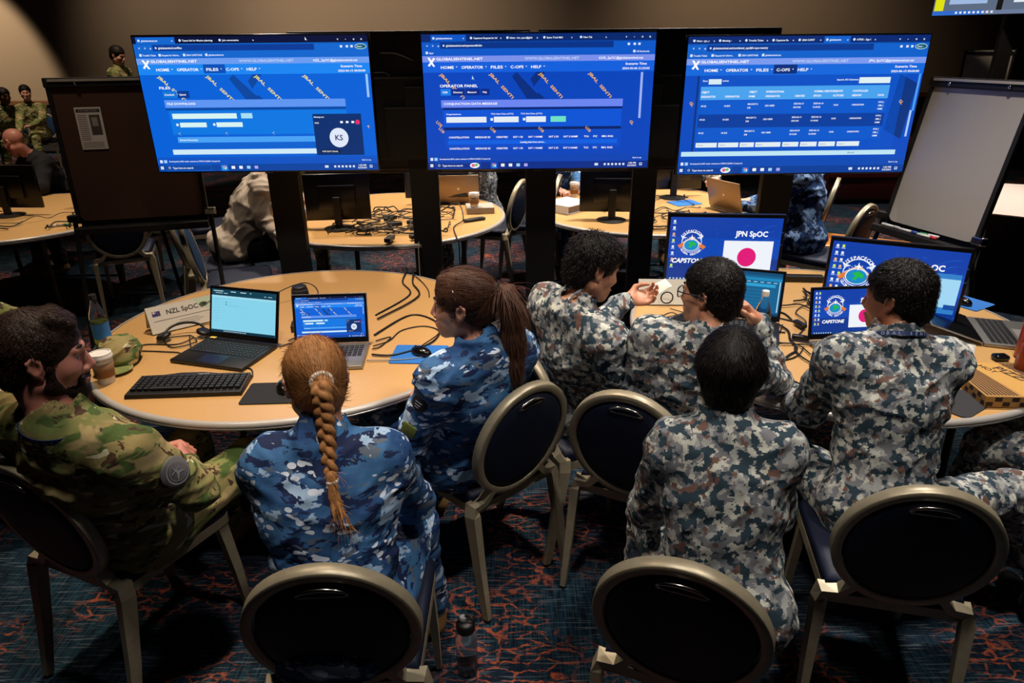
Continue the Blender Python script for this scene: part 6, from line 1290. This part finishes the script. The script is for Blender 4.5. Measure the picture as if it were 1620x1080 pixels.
def lanyard(sp, rx=.092, ry=.082, dz=.012, txt='GLOBAL SENTINEL', a_mid=-90, drop=.035, hgt=.017):
    TRm = sp['TR']; neck = np.array(sp['neck'], float) + TRm[:, 2] * dz - sp['org']; bm = bmesh.new(); rows = []
    def pt(a, z, o=0):
        c, s = math.cos(a), math.sin(a); return Vector(neck + TRm[:, 0] * (rx + o) * c + TRm[:, 1] * (ry + o) * s + TRm[:, 2] * (z - drop * (.5 + .5 * s) ** 1.5 * 1.6))
    for i in range(48):
        a = 2 * PI * i / 48; rows.append([bm.verts.new(pt(a, z, o)) for z, o in ((-hgt / 2, 0.004), (hgt / 2, 0), (hgt / 2, -.002), (-hgt / 2, .002))])
    for i in range(48):
        for j in range(4): bm.faces.new((rows[i][j], rows[i][(j + 1) % 4], rows[(i + 1) % 48][(j + 1) % 4], rows[(i + 1) % 48][j]))
    o = bm_obj('lanyard', bm, M_LAN, sp['root']); o['label'] = 'navy printed lanyard'
    v_, f_ = [], []; step = math.radians(10.5)
    for i, ch in enumerate(txt):
        if ch == ' ': continue
        a = math.radians(a_mid) + (i - len(txt) / 2) * step; vs, fs = text_geo(ch); k = .0135; k0 = len(v_)
        for x, y in vs: v_.append(tuple(pt(a + (x - .3) * k / rx, y * k - .0045, .0046)))
        f_ += [[k0 + q for q in f] for f in fs]
    me = bpy.data.meshes.new('lanyard_print'); me.from_pydata(v_, [], f_); mesh_obj('lanyard_print', me, mat('pale_blue_print', '#b9c6de', .7), o)
lanyard(A, .098, .092, .020, a_mid=-84); lanyard(G, .088, .082, .040, a_mid=-80, hgt=.014)
# glasses
def glasses(sp):
    R = rotm(*sp['hrot']); c = np.array(sp['head'], float); s = sp.get('s', 1) * sp.get('hs', 1); h = lambda x, y, z: Vector(c + R @ (np.array([x, y, z]) * s) - sp['org']); M_ = mat('dark_purple_spectacle_frame', '#1c1424', .3)
    bm = bmesh.new()
    for x in (-1, 1):
        tube(bm, [h(x * .034 + .025 * math.copysign(abs(math.cos(a)) ** .6, math.cos(a)), .104 - abs(x * .034 + .024 * math.cos(a)) * .12, .000 + .018 * math.copysign(abs(math.sin(a)) ** .7, math.sin(a))) for a in np.linspace(0, 2 * PI, 29)[:-1]], .0020, 6, closed=True)
        tube(bm, [h(x * .060, .096, .008), h(x * .080, .06, .010), h(x * .086, .0, .012), h(x * .084, -.022, -.004)], .0022, 6)
    tube(bm, [h(-.009, .106, .004), h(0, .109, .007), h(.009, .106, .004)], .0018, 6); o = bm_obj('glasses', bm, M_, sp['root'], True); o['label'] = 'dark-framed glasses'
    for x in (-1, 1):
        bm = bmesh.new(); pts = [h(x * .034 + .024 * math.cos(a), .103 - abs(x * .034 + .024 * math.cos(a)) * .12, .017 * math.sin(a)) for a in np.linspace(0, 2 * PI, 21)[:-1]]; bm.faces.new([bm.verts.new(p) for p in pts]); l = bm_obj('lens', bm, M_GLASS, o); q = l.modifiers.new('s', 'SOLIDIFY'); q.thickness = .0012
glasses(Ee)
# paper held out
w_ = D['WR']['L']; o = paper((w_[0] + .135, w_[1] + .03, w_[2] + .035), 0, .12, .055, 'folded paper slip pinched in the outstretched hand', rot=(math.radians(30), math.radians(-25), math.radians(15)))
# face mask / straps of pale cord lying on the lap of the person holding the paper
for i in range(5): cable([(.55 + .02 * i, 2.42 + .02 * i, .70 + .01 * i), (.60, 2.45 + .015 * i, .72), (.66 + .01 * i, 2.46, .715), (.72, 2.44 - .01 * i, .70)], .0018, 'pale cord in the loose bunch near the left edge of the right table', 'pale cords by the right table', M_WCABLE)
